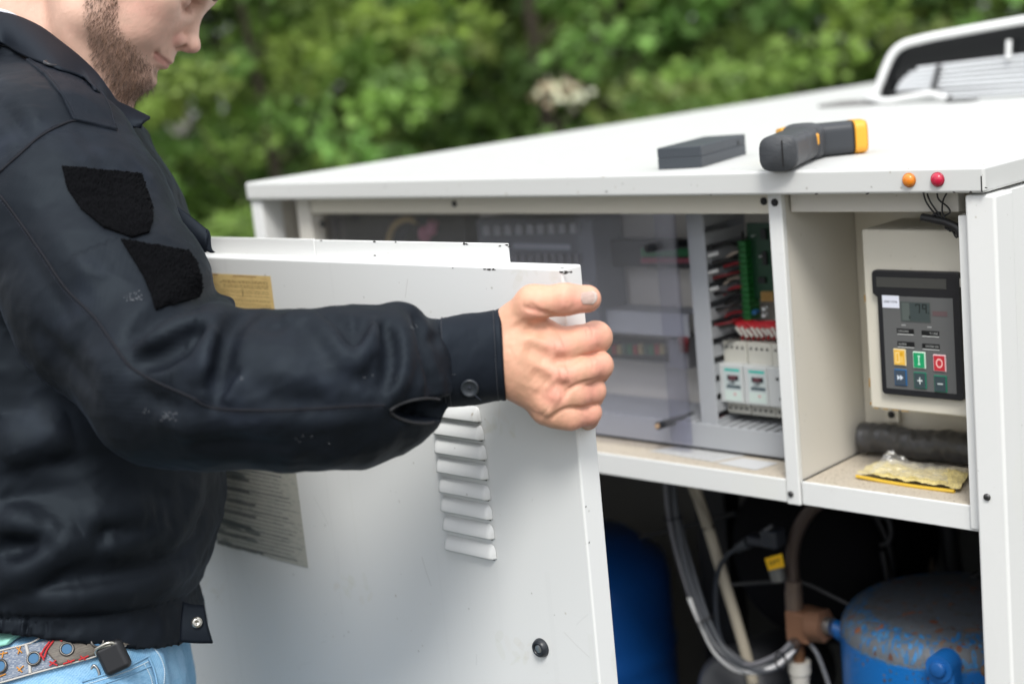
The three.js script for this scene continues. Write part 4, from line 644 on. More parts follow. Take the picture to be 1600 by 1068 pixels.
{ // assorted dark lines
  const t = thing('dark_hoses', 'dark hoses and lines above the rusty tank', 'hoses', onZ(1480, 910, -0.42));
  part('thick_hose', tube([[1480, 800], [1484, 850], [1490, 890], [1496, 925]].map(p => onZ(p[0], p[1], -0.42)), 0.0125, 30, 12), std(0.006, 0.006, 0.007, 0.5), t);
  part('thin_line', tube([[1442, 815], [1450, 860], [1456, 890], [1462, 922]].map(p => onZ(p[0], p[1], -0.46)), 0.005, 24, 8), std(0.09, 0.07, 0.045, 0.6), t);
  part('loop', tube([[1478, 922], [1474, 905], [1484, 896], [1496, 900]].map(p => onZ(p[0], p[1], -0.35)), 0.004, 24, 8), std(0.01, 0.01, 0.011, 0.5), t);
  part('loop', tube([[1514, 920], [1522, 902], [1540, 893], [1562, 892]].map(p => onZ(p[0], p[1], -0.32)), 0.006, 24, 8), std(0.008, 0.008, 0.009, 0.4), t);
  part('thin_line', tube([[1388, 872], [1405, 895], [1420, 920]].map(p => onZ(p[0], p[1], -0.42)), 0.003, 24, 8), std(0.03, 0.03, 0.03, 0.5), t);
  part('thin_line', tube([[1140, 912], [1200, 908], [1250, 908], [1300, 930], [1330, 945]].map(p => onZ(p[0], p[1], -0.2)), 0.0022, 40, 8), std(0.06, 0.06, 0.062, 0.5), t);
  part('thin_line', tube([[1262, 1000], [1276, 1020], [1288, 1050], [1298, 1080]].map(p => onZ(p[0], p[1], -0.17)), 0.003, 30, 8), std(0.16, 0.165, 0.18, 0.4), t);
}
{ // dark frame members and a motor at the bottom
  const t = thing('motor_frame', 'black upright frame member and motor in the dark of the machine', 'frame', V(-0.62, GY + 0.13, -0.4));
  part('upright', bx(-0.665, -0.61, GY + 0.131, SH - 0.012, -0.42, -0.38, 0.003), std(0.006, 0.006, 0.007, 0.6), t);
  part('cross_bar', cyl(onZ(1000, 838, -0.3), onZ(1150, 800, -0.34), 0.004), std(0.01, 0.01, 0.011, 0.5), t);
  const m = onZ(1185, 1065, -0.26); part('motor', lathe([[0.0001, 0.1], [0.04, 0.098], [0.055, 0.08], [0.06, 0.05], [0.06, -0.14], [0.0001, -0.14]], m, V(0.2, 0.25, 1), 40), std(0.05, 0.052, 0.058, 0.45), t);
}
// ---------- the two instruments on the roof ----------
{
  const A = onY(1033, 263, 0), B = onY(1091, 262, 0), C = onY(1161, 241, 0), dir = C.clone().sub(B), L = dir.length(), w = A.distanceTo(B), ang = Math.atan2(-dir.z, dir.x);
  const mid = A.clone().add(B).multiplyScalar(0.5).addScaledVector(dir, 0.5); mid.y = 0;
  const t = thing('handheld_meter', 'flat dark grey handheld box lying on the roof near its edge', 'instrument', V(mid.x, 0, mid.z)); t.rotation.y = ang;
  // in its own axes: x along its length, front at -L/2
  const mk = (name, g, m, pr = t) => { const o = new THREE.Mesh(g, m); o.name = name; o.castShadow = o.receiveShadow = true; pr.add(o); return o; };
  const grey = phy(0.042, 0.05, 0.06, 0.5, { bumpMap: peel, bumpScale: 0.0002 }), W = w * 0.98;
  mk('lower_shell', uvBox(new RoundedBoxGeometry(L, 0.0125, W, 3, 0.0010).translate(0, 0.0066, 0)), grey);
  const up = mk('upper_shell', uvBox(new RoundedBoxGeometry(L, 0.0118, W, 3, 0.0012).translate(0, 0.0188, 0)), grey);
  mk('socket', new THREE.CylinderGeometry(0.0028, 0.0028, 0.003, 20).rotateX(Math.PI / 2).translate(L * 0.33, 0.0165, W / 2 - 0.0008), M.black);
  mk('loop', new THREE.TorusGeometry(0.0035, 0.0009, 8, 20).translate(L / 2 + 0.002, 0.014, 0), M.dark);
}
{ // pistol-shaped infrared thermometer lying on its side
  const H0 = onY(1208, 251, 0), t = thing('infrared_thermometer', 'grey and orange pistol shaped thermometer lying on its side on the roof', 'thermometer', V(H0.x, 0, H0.z));
  const grey = phy(0.042, 0.046, 0.052, 0.48, { bumpMap: peel, bumpScale: 0.0003 }), or = phy(0.78, 0.36, 0.03, 0.42), dk = phy(0.03, 0.034, 0.04, 0.42);
  // handle: a loft of rounded sections from the butt to the body, at height .017 over the roof
  const a = onY(1214, 243, 0.0165), b = onY(1254, 224, 0.0175); a.y = 0.0190; b.y = 0.0200;
  const loft = (secs, n = 28) => { // secs: {p, w (across), h (up), dir}
    const pos = [], idx = []; secs.forEach((s, j) => { const side = V(0, 1, 0).cross(s.dir).normalize(), up = s.up || V(0, 1, 0); for (let i = 0; i <= n; i++) { const q = i / n * 6.2832, c = Math.cos(q), sn = Math.sin(q), e = s.e || 0.62; const X = Math.sign(c) * Math.pow(Math.abs(c), e) * s.w, Y = Math.sign(sn) * Math.pow(Math.abs(sn), e) * s.h; pos.push(s.p.x + side.x * X + up.x * Y, s.p.y + side.y * X + up.y * Y, s.p.z + side.z * X + up.z * Y); } });
    for (let j = 0; j < secs.length - 1; j++) for (let i = 0; i < n; i++) { const p = j * (n + 1) + i; idx.push(p, p + 1, p + n + 1, p + 1, p + n + 2, p + n + 1); }
    const cap = (j, flip) => { const c = pos.length / 3; pos.push(secs[j].p.x, secs[j].p.y, secs[j].p.z); for (let i = 0; i < n; i++) { const p = j * (n + 1) + i; flip ? idx.push(c, p + 1, p) : idx.push(c, p, p + 1); } }; cap(0, true); cap(secs.length - 1, false);
    const g = new THREE.BufferGeometry(); g.setAttribute('position', new THREE.Float32BufferAttribute(pos, 3)); g.setIndex(idx); g.computeVertexNormals(); return uvBox(g);
  };
  const dir = b.clone().sub(a).setY(0).normalize(), Lh = a.distanceTo(b);
  const along = k => a.clone().addScaledVector(dir, k * Lh).setY(0.0190 + 0.001 * k);
  const hs = []; for (let i = 0; i <= 22; i++) { const k = i / 22; hs.push({ p: along(k * 1.15), dir, w: (0.0205 - 0.0012 * k + (k > 0.42 && k < 0.86 ? 0.0024 * Math.abs(Math.sin((k - 0.42) / 0.44 * Math.PI * 4)) : 0)) * (i === 0 ? 0.93 : 1), h: (0.0188 - 0.0010 * k) * (i === 0 ? 0.95 : 1) }); }
  const hd = part('handle', loft(hs), grey, t);
  const side = V(0, 1, 0).cross(dir).normalize();
  const bc = along(-0.004); part('battery_seam', [bx(-0.0006, 0.0006, -0.0135, 0.0135, -0.0008, 0.0008)].map(g => g.applyQuaternion(new THREE.Quaternion().setFromUnitVectors(V(0, 0, 1), dir.clone().negate())).translate(bc.x - side.x * 0.0055, bc.y, bc.z - side.z * 0.0055)), M.black, hd);
  // body: barrel crossing the handle's far end, pointing right
  const m0 = onY(1262, 219, 0.019), bd = V(0.70, 0, -0.714), Lb = 0.0625;
  const bs = []; for (let i = 0; i <= 20; i++) { const k = i / 20; bs.push({ p: m0.clone().addScaledVector(bd, Lb * (-0.34 + 1.11 * k)), dir: bd, w: 0.020 - 0.001 * k, h: 0.0186 - 0.0005 * k - (k < 0.08 ? 0.004 : 0), e: 0.5 }); }
  part('barrel', loft(bs), dk, t);
  const ns = []; for (let i = 0; i <= 6; i++) { const k = i / 6; ns.push({ p: m0.clone().addScaledVector(bd, Lb * (0.77 + 0.23 * k)), dir: bd, w: 0.0198, h: 0.0186 - (k > 0.9 ? 0.001 : 0), e: 0.5 }); }
  part('orange_nose', loft(ns), or, t);
  const rs = []; for (let i = 0; i <= 6; i++) { const k = i / 6; rs.push({ p: m0.clone().addScaledVector(bd, Lb * (-0.52 + 0.19 * k)), dir: bd, w: 0.018 + 0.002 * k, h: 0.0165 + 0.002 * k, e: 0.6 }); }
  part('orange_back', loft(rs), or, t);
  const gp = along(0.98); part('collar', loft([0, 0.2, 0.5, 0.8, 1].map(k => ({ p: gp.clone().addScaledVector(dir, -0.012 + k * 0.03), dir, w: 0.0215 + 0.003 * Math.sin(k * 3.1), h: 0.0185 + 0.0025 * Math.sin(k * 3.1) }))), grey, t);
  const tp = along(0.86).addScaledVector(side, -0.0165).setY(0.0225);
  const trig = new RoundedBoxGeometry(0.012, 0.0135, 0.013, 3, 0.003); trig.applyQuaternion(new THREE.Quaternion().setFromUnitVectors(V(0, 0, 1), dir.clone().negate())); const tq = along(0.98).addScaledVector(side, -0.0225).addScaledVector(dir, -0.012).setY(0.0205); { const f = ray(1270, 217), dd = along(0.95).sub(camP).dot(V(0, 0, -1).applyQuaternion(camQ)) - 0.021; tq.copy(at(1270, 217, dd)); } part('trigger', uvBox(trig.translate(tq.x, tq.y, tq.z)), or, t);
}
// ---------- distance fields and their meshes, for the man ----------
// they are modelled in the axes of the camera (x right, y up, z towards it, metres) and turned into the world afterwards
const cs = (px, py, d) => [(px - CX) / F * d, -(py - CY) / F * d, -d];
const smin = (a, b, k) => { const h = Math.max(k - Math.abs(a - b), 0) / k; return Math.min(a, b) - h * h * k * 0.25; };
const smax = (a, b, k) => -smin(-a, -b, k);
const clamp01 = x => x < 0 ? 0 : x > 1 ? 1 : x;
const sstep = (a, b, x) => { const t = clamp01((x - a) / (b - a)); return t * t * (3 - 2 * t); };
function segd(x, y, z, a, b) { // distance to a segment and the place along it
  const dx = b[0] - a[0], dy = b[1] - a[1], dz = b[2] - a[2], t = clamp01(((x - a[0]) * dx + (y - a[1]) * dy + (z - a[2]) * dz) / (dx * dx + dy * dy + dz * dz + 1e-12));
  return [Math.hypot(x - a[0] - dx * t, y - a[1] - dy * t, z - a[2] - dz * t), t];
}
const cone = (x, y, z, a, b, ra, rb) => { const [d, t] = segd(x, y, z, a, b); return d - (ra + (rb - ra) * t); };
const ellip = (x, y, z, c, r) => { const a = (x - c[0]) / r[0], b = (y - c[1]) / r[1], e = (z - c[2]) / r[2], k = Math.hypot(a, b, e); return k < 1e-6 ? -Math.min(...r) : k * (k - 1) / Math.hypot(a / r[0], b / r[1], e / r[2]); };
// surface nets
function mesh(f, lo, hi, h) {
  const n = [0, 1, 2].map(k => Math.ceil((hi[k] - lo[k]) / h) + 2), [nx, ny, nz] = n, S = new Float32Array(nx * ny * nz).fill(9), B = 6;
  const id = (i, j, k) => (k * ny + j) * nx + i;
  for (let k0 = 0; k0 < nz; k0 += B) for (let j0 = 0; j0 < ny; j0 += B) for (let i0 = 0; i0 < nx; i0 += B) {
    const c = f(lo[0] + (i0 + B / 2) * h, lo[1] + (j0 + B / 2) * h, lo[2] + (k0 + B / 2) * h);
    const far = Math.abs(c) > B * h * 1.35;
    for (let k = k0; k < Math.min(nz, k0 + B); k++) for (let j = j0; j < Math.min(ny, j0 + B); j++) for (let i = i0; i < Math.min(nx, i0 + B); i++) S[id(i, j, k)] = far ? c : f(lo[0] + i * h, lo[1] + j * h, lo[2] + k * h);
  }
  const vi = new Int32Array(nx * ny * nz).fill(-1), pos = [], idx = [];
  for (let k = 0; k < nz - 1; k++) for (let j = 0; j < ny - 1; j++) for (let i = 0; i < nx - 1; i++) {
    const v = [S[id(i, j, k)], S[id(i + 1, j, k)], S[id(i, j + 1, k)], S[id(i + 1, j + 1, k)], S[id(i, j, k + 1)], S[id(i + 1, j, k + 1)], S[id(i, j + 1, k + 1)], S[id(i + 1, j + 1, k + 1)]];
    let m = 0; for (let q = 0; q < 8; q++) if (v[q] < 0) m |= 1 << q; if (m === 0 || m === 255) continue;
    let x = 0, y = 0, z = 0, c = 0;
    for (const [p, q] of EDGES) if ((v[p] < 0) !== (v[q] < 0)) { const t = v[p] / (v[p] - v[q]); x += (p & 1) + ((q & 1) - (p & 1)) * t; y += (p >> 1 & 1) + ((q >> 1 & 1) - (p >> 1 & 1)) * t; z += (p >> 2) + ((q >> 2) - (p >> 2)) * t; c++; }
    vi[id(i, j, k)] = pos.length / 3; pos.push(lo[0] + (i + x / c) * h, lo[1] + (j + y / c) * h, lo[2] + (k + z / c) * h);
  }
  const quad = (a, b, c, d, flip) => { if (a < 0 || b < 0 || c < 0 || d < 0) return; flip ? idx.push(a, c, b, a, d, c) : idx.push(a, b, c, a, c, d); };
  for (let k = 1; k < nz - 1; k++) for (let j = 1; j < ny - 1; j++) for (let i = 1; i < nx - 1; i++) {
    const s = S[id(i, j, k)] < 0;
    if (s !== S[id(i + 1, j, k)] < 0) quad(vi[id(i, j - 1, k - 1)], vi[id(i, j, k - 1)], vi[id(i, j, k)], vi[id(i, j - 1, k)], !s);
    if (s !== S[id(i, j + 1, k)] < 0) quad(vi[id(i - 1, j, k - 1)], vi[id(i - 1, j, k)], vi[id(i, j, k)], vi[id(i, j, k - 1)], !s);
    if (s !== S[id(i, j, k + 1)] < 0) quad(vi[id(i - 1, j - 1, k)], vi[id(i, j - 1, k)], vi[id(i, j, k)], vi[id(i - 1, j, k)], !s);
  }
  // settle the vertices on the surface and take the normals from the field
  const nor = new Float32Array(pos.length), e = h * 0.3;
  for (let i = 0; i < pos.length; i += 3) {
    for (let it = 0; it < 1; it++) {
      const x = pos[i], y = pos[i + 1], z = pos[i + 2], g = grad(f, x, y, z, e); if (it === 1) { nor[i] = g[0]; nor[i + 1] = g[1]; nor[i + 2] = g[2]; break; }
      const d = Math.max(-h * 0.6, Math.min(h * 0.6, f(x, y, z))); pos[i] -= g[0] * d; pos[i + 1] -= g[1] * d; pos[i + 2] -= g[2] * d;
    }
  }
  const g = new THREE.BufferGeometry(); g.setAttribute('position', new THREE.Float32BufferAttribute(pos, 3)); g.setIndex(idx); g.computeVertexNormals(); return g;
}
const EDGES = [[0, 1], [2, 3], [4, 5], [6, 7], [0, 2], [1, 3], [4, 6], [5, 7], [0, 4], [1, 5], [2, 6], [3, 7]];
function grad(f, x, y, z, e) { const a = f(x + e, y, z) - f(x - e, y, z), b = f(x, y + e, z) - f(x, y - e, z), c = f(x, y, z + e) - f(x, y, z - e), l = Math.hypot(a, b, c) || 1; return [a / l, b / l, c / l]; }
// where the line of sight through a picture point meets a field; null when it misses
function hit(f, px, py, d0 = 1.0, d1 = 1.9) {
  let d = d0; const u = (px - CX) / F, v = -(py - CY) / F, l = Math.hypot(u, v, 1);
  for (let i = 0; i < 160 && d < d1; i++) { const s = f(u * d, v * d, -d); if (s < 0.0002) return [u * d, v * d, -d]; d += Math.max(0.0003, s * 0.7) / l; }
  return null;
}
const toWorld = p => V(p[0], p[1], p[2]).applyMatrix4(camM);
const world = g => g.applyMatrix4(camM);
// ridges (amp > 0) and creases (amp < 0) along picture polylines laid on a field
function folds(f, list, dFall, sharp = false) {
  const out = [];
  for (const [amp, w, pts] of list) {
    const P = pts.map(([x, y]) => hit(f, x, y) || cs(x, y, dFall)), q = [];
    const c = new THREE.CatmullRomCurve3(P.map(p => V(...p))); const n = Math.max(4, P.length * 3); for (let i = 0; i <= n; i++) { const p = c.getPoint(i / n); q.push([p.x, p.y, p.z]); }
    const m = [0, 1, 2].map(k => q.reduce((s, p) => s + p[k], 0) / q.length), R = Math.max(...q.map(p => Math.hypot(p[0] - m[0], p[1] - m[1], p[2] - m[2]))) + w * 3.4;
    out.push({ amp: sharp ? amp * (Math.abs(amp) >= 0.0085 ? 1.6 : 1.35) : amp, w, q, m, R, sharp: sharp && Math.abs(amp) < 0.0075 });
  }
  return (x, y, z) => {
    let s = 0;
    for (const o of out) {
      if (Math.hypot(x - o.m[0], y - o.m[1], z - o.m[2]) > o.R) continue;
      let best = 9, bt = 0; const n = o.q.length - 1;
      for (let i = 0; i < n; i++) { const [d, t] = segd(x, y, z, o.q[i], o.q[i + 1]); if (d < best) { best = d; bt = (i + t) / n; } }
      if (best < o.w * 3.4) s += o.amp * (o.sharp ? Math.exp(-(Math.sqrt(best * best + 0.04 * o.w * o.w) - 0.2 * o.w) / (0.72 * o.w)) : Math.exp(-(best * best) / (o.w * o.w))) * Math.min(1, 0.25 + 3.2 * Math.min(bt, 1 - bt));
    }
    return s;
  };
}
// a sheet of cloth lying on a field between two picture polylines: rows run from left[i] to right[i]
function sheetOn(f, left, right, nu, nv, off, thick, wob = 0, dFall = 1.4) {
  const poly = L => t => { const x = t * (L.length - 1), i = Math.min(L.length - 2, Math.floor(x)), k = x - i; return [L[i][0] + (L[i + 1][0] - L[i][0]) * k, L[i][1] + (L[i + 1][1] - L[i][1]) * k]; };
  const A = poly(left), B = poly(right), pos = [], uv = [], idx = [], N = nu + 1;
  let last = null;
  const grid = []; for (let j = 0; j <= nv; j++) for (let i = 0; i <= nu; i++) {
    const a = A(j / nv), b = B(j / nv), k = i / nu, px = a[0] + (b[0] - a[0]) * k, py = a[1] + (b[1] - a[1]) * k;
    const p = hit(f, px, py) || (last ? cs(px, py, -last[2]) : cs(px, py, dFall)); last = p; const g = grad(f, p[0], p[1], p[2], 0.002);
    const w = wob ? wob * N3(p[0] * 900, p[1] * 900, p[2] * 900) : 0; grid.push([p, g, w]);
  }
  for (const o of [off, off - thick]) for (const [p, g, w] of grid) { const d = o + (o === off ? w : 0); pos.push(p[0] + g[0] * d, p[1] + g[1] * d, p[2] + g[2] * d); }
  for (let s = 0; s < 2; s++) for (let j = 0; j <= nv; j++) for (let i = 0; i <= nu; i++) uv.push(i / nu, 1 - j / nv);
  const T = N * (nv + 1);
  for (let j = 0; j < nv; j++) for (let i = 0; i < nu; i++) { const p = j * N + i; idx.push(p, p + N, p + 1, p + 1, p + N, p + N + 1); }
  for (let i = 0; i < nu; i++) { idx.push(i, i + 1, T + i, i + 1, T + i + 1, T + i); const p = nv * N + i; idx.push(p, T + p, p + 1, p + 1, T + p, T + p + 1); }
  for (let j = 0; j < nv; j++) { const p = j * N, q = p + nu; idx.push(p, T + p, p + N, p + N, T + p, T + p + N); idx.push(q, q + N, T + q, q + N, T + q + N, T + q); }
  const g = new THREE.BufferGeometry(); g.setAttribute('position', new THREE.Float32BufferAttribute(pos, 3)); g.setAttribute('uv', new THREE.Float32BufferAttribute(uv, 2)); g.setIndex(idx); g.computeVertexNormals(); return world(g);
}
// a cord on a field along a picture polyline
function cordOn(f, pts, r, off = 0, seg = 60, dFall = 1.35) {
  const c = new THREE.CatmullRomCurve3(pts.map(([x, y]) => V(x, y, 0))), q = []; let last = null;
  for (let i = 0; i <= seg; i++) { const s = c.getPoint(i / seg); const p = hit(f, s.x, s.y) || cs(s.x, s.y, last ? -last[2] : dFall); last = p; const g = grad(f, p[0], p[1], p[2], 0.002); q.push(V(p[0] + g[0] * off, p[1] + g[1] * off, p[2] + g[2] * off)); }
  return world(new THREE.TubeGeometry(new THREE.CatmullRomCurve3(q), seg * 2, r, 6));
}
// a row of stitches on a field
function stitchesOn(f, pts, step, len, r, off = 0.0004) {
  const c = new THREE.CatmullRomCurve3(pts.map(([x, y]) => V(x, y, 0))), gs = [], L = c.getLength();
  for (let s = 0; s < L - len; s += step) { const a = c.getPointAt(s / L), b = c.getPointAt((s + len) / L), p = hit(f, a.x, a.y), q = hit(f, b.x, b.y); if (!p || !q) continue; const g = grad(f, p[0], p[1], p[2], 0.002); gs.push(cyl(V(p[0] + g[0] * off, p[1] + g[1] * off, p[2] + g[2] * off), V(q[0] + g[0] * off, q[1] + g[1] * off, q[2] + g[2] * off), r, r, 5)); }
  return world(mergeGeometries(gs.map(prep)));
}
// ---------- the man ----------
const man = thing('person', 'man in a dark work jacket and jeans gripping the white panel with his right hand', 'person', at(105, 1000, 1.56).setY(GY));
const R_ = (px, d) => px / F * d;
// --- jacket ---
const torsoP = [ // picture row, centre column, half width across the picture, depth of the axis, half width along the depth
  [110, 60, 70, 1.56, 0.07], [150, 75, 95, 1.55, 0.12], [200, 95, 128, 1.55, 0.155], [300, 110, 165, 1.555, 0.172], [400, 112, 198, 1.56, 0.176], [520, 112, 226, 1.56, 0.174], [650, 110, 233, 1.56, 0.172], [750, 108, 235, 1.56, 0.174], [810, 107, 232, 1.56, 0.177], [865, 106, 218, 1.56, 0.176], [905, 105, 202, 1.56, 0.17], [925, 105, 196, 1.56, 0.167], [950, 105, 202, 1.56, 0.17], [1010, 105, 214, 1.56, 0.176], [1080, 105, 222, 1.56, 0.18]]
  .map(([y, c, a, d, b]) => [-(y - CY) / F * 1.56, (c - CX) / F * 1.56, R_(a, 1.56), -d, b]);
function torsoF(x, y, z) {
  let i = 0; const n = torsoP.length; while (i < n - 2 && torsoP[i + 1][0] > y) i++;
  const a = torsoP[i], b = torsoP[i + 1], t = clamp01((a[0] - y) / (a[0] - b[0])), s = t * t * (3 - 2 * t) * 0.5 + t * 0.5, m = k => a[k] + (b[k] - a[k]) * s;
  const X = Math.abs((x - m(1)) / m(2)), Z = Math.abs((z - m(3)) / m(4)), k = Math.pow(Math.pow(X, 2.25) + Math.pow(Z, 2.25), 1 / 2.25);
  const d = (k - 1) * Math.min(m(2), m(4)) * 0.95;
  return y > torsoP[0][0] ? Math.max(d, y - torsoP[0][0]) : d;
}
const arm = [[82, 292, 1.40, 140], [110, 350, 1.38, 150], [175, 470, 1.34, 150], [262, 598, 1.275, 122], [335, 606, 1.255, 117], [450, 607, 1.25, 117], [560, 603, 1.26, 118], [602, 600, 1.268, 96]].map(([x, y, d, r]) => ({ p: cs(x, y, d), r: R_(r, d) }));
const bulge = [[622, 548, 1.285, 62], [640, 556, 1.29, 56], [692, 560, 1.293, 62]].map(([x, y, d, r]) => ({ p: cs(x, y, d), r: R_(r, d) }));
function armF(x, y, z) {
  let d = 9; for (let i = 0; i < arm.length - 1; i++) d = smin(d, cone(x, y, z, arm[i].p, arm[i + 1].p, arm[i].r, arm[i + 1].r), 0.022);
  d = smin(d, cone(x, y, z, bulge[0].p, bulge[1].p, bulge[0].r, bulge[1].r), 0.03); return smin(d, Math.max(cone(x, y, z, bulge[1].p, bulge[2].p, bulge[1].r, bulge[2].r), x - bulge[2].p[0] + 0.002), 0.006);
}
const sh = [cs(48, 118, 1.55), cs(70, 235, 1.42)], shr = [R_(58, 1.55), R_(92, 1.42)], farSh = [cs(52, 125, 1.58), cs(60, 250, 1.70), cs(95, 560, 1.74), cs(200, 800, 1.735)];
const slit = [cs(618, 642, 1.205), cs(694, 641, 1.205)]; let cutOn = true;
function baseF(x, y, z) {
  let d = torsoF(x, y, z);
  d = smin(d, cone(x, y, z, sh[0], sh[1], shr[0], shr[1]), 0.05);
  d = smin(d, cone(x, y, z, farSh[0], farSh[1], 0.04, 0.062), 0.05);
  d = smin(d, cone(x, y, z, farSh[1], farSh[2], 0.066, 0.055), 0.03); d = smin(d, cone(x, y, z, farSh[2], farSh[3], 0.055, 0.045), 0.02);
  const a = armF(x, y, z);
  // the sleeve grows out of the shoulder but hangs free of the side further down
  const k = 0.012 + 0.04 * sstep(-0.02, 0.12, y);
  return smin(d, a, k);
}
const jacketFolds = folds(baseF, [
  // elbow crook
  [0.014, 0.011, [[376, 450], [352, 478], [333, 520], [322, 566], [322, 606]]], [-0.013, 0.009, [[392, 486], [362, 505], [344, 545], [336, 590], [336, 622]]],
  [-0.015, 0.011, [[208, 535], [240, 500], [300, 470], [352, 452]]], [0.010, 0.010, [[204, 548], [236, 530], [272, 510], [318, 500], [340, 480]]], [-0.012, 0.010, [[214, 562], [252, 556], [300, 528], [324, 498]]], [0.005, 0.012, [[220, 590], [262, 580], [300, 556]]],
  [0.006, 0.006, [[350, 630], [362, 612], [377, 585]]], [-0.004, 0.005, [[340, 622], [356, 594], [372, 572]]], [-0.004, 0.008, [[398, 500], [420, 512], [452, 505]]], [0.005, 0.010, [[440, 492], [462, 496], [480, 506]]],
  // forearm
  [0.0085, 0.009, [[470, 488], [492, 500], [516, 524], [540, 552], [556, 560], [570, 542], [582, 510], [590, 490]]], [-0.0095, 0.008, [[500, 488], [530, 506], [553, 530], [566, 510], [572, 492]]], [0.003, 0.02, [[420, 560], [470, 590], [540, 610]]], [-0.003, 0.018, [[400, 600], [460, 625], [520, 630]]],
  // above the cuff
  [0.009, 0.008, [[604, 480], [622, 508], [630, 545], [626, 590], [610, 625]]], [-0.009, 0.008, [[590, 500], [606, 530], [610, 570], [596, 615]]], [-0.004, 0.009, [[575, 545], [580, 580], [572, 615]]], [-0.014, 0.0075, [[648, 500], [660, 540], [672, 580], [682, 620]]], [0.007, 0.007, [[634, 492], [648, 540], [656, 590], [650, 625]]], [0.006, 0.008, [[612, 482], [630, 480], [648, 492]]], [-0.006, 0.006, [[668, 520], [678, 530], [686, 520]]],
  // underside of the sleeve
  [0.004, 0.016, [[345, 665], [420, 655], [500, 660], [580, 650]]], [-0.003, 0.012, [[300, 690], [380, 690], [460, 695]]], [0.004, 0.014, [[240, 640], [270, 660], [320, 668]]], [-0.004, 0.012, [[200, 610], [240, 624], [290, 640]]],
  // shoulder and upper arm
  [-0.0035, 0.014, [[112, 192], [150, 230], [172, 300], [180, 360]]], [0.004, 0.018, [[60, 330], [110, 390], [150, 450]]], [-0.004, 0.014, [[20, 360], [70, 440], [120, 510], [160, 560]]], [-0.003, 0.012, [[210, 250], [232, 300], [252, 350]]], [0.004, 0.014, [[100, 480], [140, 540], [180, 590]]], [-0.004, 0.012, [[60, 520], [110, 570], [150, 620]]], [0.003, 0.012, [[0, 120], [40, 170], [70, 200]]], [-0.003, 0.010, [[0, 160], [30, 200], [50, 225]]],
  // side of the body
  [0.013, 0.015, [[0, 902], [45, 882], [92, 852], [130, 838]]], [-0.013, 0.014, [[0, 862], [50, 850], [90, 836]]], [0.012, 0.014, [[0, 806], [53, 826], [88, 844]]], [0.010, 0.016, [[118, 815], [184, 806], [240, 800]]], [-0.011, 0.014, [[130, 830], [190, 828], [250, 815]]], [0.010, 0.015, [[145, 850], [205, 838], [262, 812]]], [0.009, 0.014, [[44, 936], [131, 930], [219, 918], [290, 892]]], [-0.006, 0.012, [[30, 918], [120, 908], [220, 890], [290, 860]]], [0.010, 0.02, [[0, 712], [53, 690], [114, 674]]], [-0.005, 0.02, [[0, 750], [60, 730], [130, 716]]], [-0.006, 0.012, [[0, 780], [60, 770], [110, 760]]], [0.005, 0.014, [[240, 870], [275, 830], [300, 780], [310, 740]]], [-0.004, 0.012, [[262, 880], [300, 840], [322, 790]]],
], 1.36, true);
const hemY = x => { const px = x / 1.45 * F + CX, d = 1.395 + 0.135 * sstep(60, 330, px); return -((px < 100 ? 985 + 0.10 * Math.max(-40, px) : 995 + (px - 100) * 0.035) - CY) / F * d; };
const waistTop = -(948 - CY) / F * 1.45;
function jacketF(x, y, z) {
  let d = baseF(x, y, z);
  if (d < 0.03) {
    d -= jacketFolds(x, y, z);
    d -= 0.0022 * N3(x * 17, y * 22, z * 17) + 0.0011 * N3(x * 45 + 5, y * 38, z * 45) + 0.0004 * N3(x * 120, y * 120, z * 120) + 0.0008 * Math.pow(1 - Math.abs(N3(x * 16 + 9, y * 26, z * 16)), 6) + 0.0005 * Math.pow(1 - Math.abs(N3(x * 34 + 2, y * 44 + 5, z * 34)), 6);
    // gathered waistband
    const g = sstep(waistTop + 0.015, waistTop - 0.004, y) * sstep(-0.40, -0.455, x); if (g > 0) d -= g * (0.0016 * Math.sin(x * 760 + 2 * N3(x * 60, y * 30, 1)) + 0.001 * N3(x * 300, y * 60, 0));
    d += 0.0022 * Math.exp(-(((y - waistTop - 0.0015 * Math.sin(x * 40)) / 0.0022) ** 2));
    // open placket at the end of the sleeve
    const u = segd(x, y, z, slit[0], slit[1]); const cut = Math.hypot((x - slit[0][0] - (slit[1][0] - slit[0][0]) * u[1]), (y - slit[0][1] - (slit[1][1] - slit[0][1]) * u[1]) * 1.0) - (0.0036 + 0.0064 * Math.sqrt(u[1]));
    if (cutOn && z > -1.275) d = smax(d, -cut, 0.003);
  }
  return Math.max(d, hemY(x) - y);
}
const weave = tex(512, 512, (g, w, h) => {
  g.fillStyle = '#808080'; g.fillRect(0, 0, w, h);
  for (let j = 0; j < h; j += 4) for (let i = 0; i < w; i += 4) { const k = ((i + j) / 4) % 4; g.fillStyle = k < 2 ? '#9a9a9a' : '#666666'; g.globalAlpha = rr(0.5, 1); g.fillRect(i, j, 4, 4); }
}, { data: true, repeat: [14, 14] });
const cloth = phy(1, 1, 1, 0.6, { vertexColors: true, bumpMap: weave, bumpScale: 0.00022, specularIntensity: 0.48, specularColor: new THREE.Color().setRGB(0.7, 0.86, 1), sheen: 0.12, sheenRoughness: 0.5, sheenColor: new THREE.Color().setRGB(0.2, 0.28, 0.45) });
const clothPlain = phy(0.0055, 0.007, 0.0115, 0.62, { bumpMap: weave, bumpScale: 0.00022, specularIntensity: 0.48, specularColor: new THREE.Color().setRGB(0.7, 0.86, 1), sheen: 0.12, sheenRoughness: 0.5, sheenColor: new THREE.Color().setRGB(0.2, 0.28, 0.45) });
const thread = phy(0.008, 0.009, 0.013, 0.7, { specularIntensity: 0.4 }), paleThread = phy(0.024, 0.028, 0.04, 0.75, { specularIntensity: 0.4 });
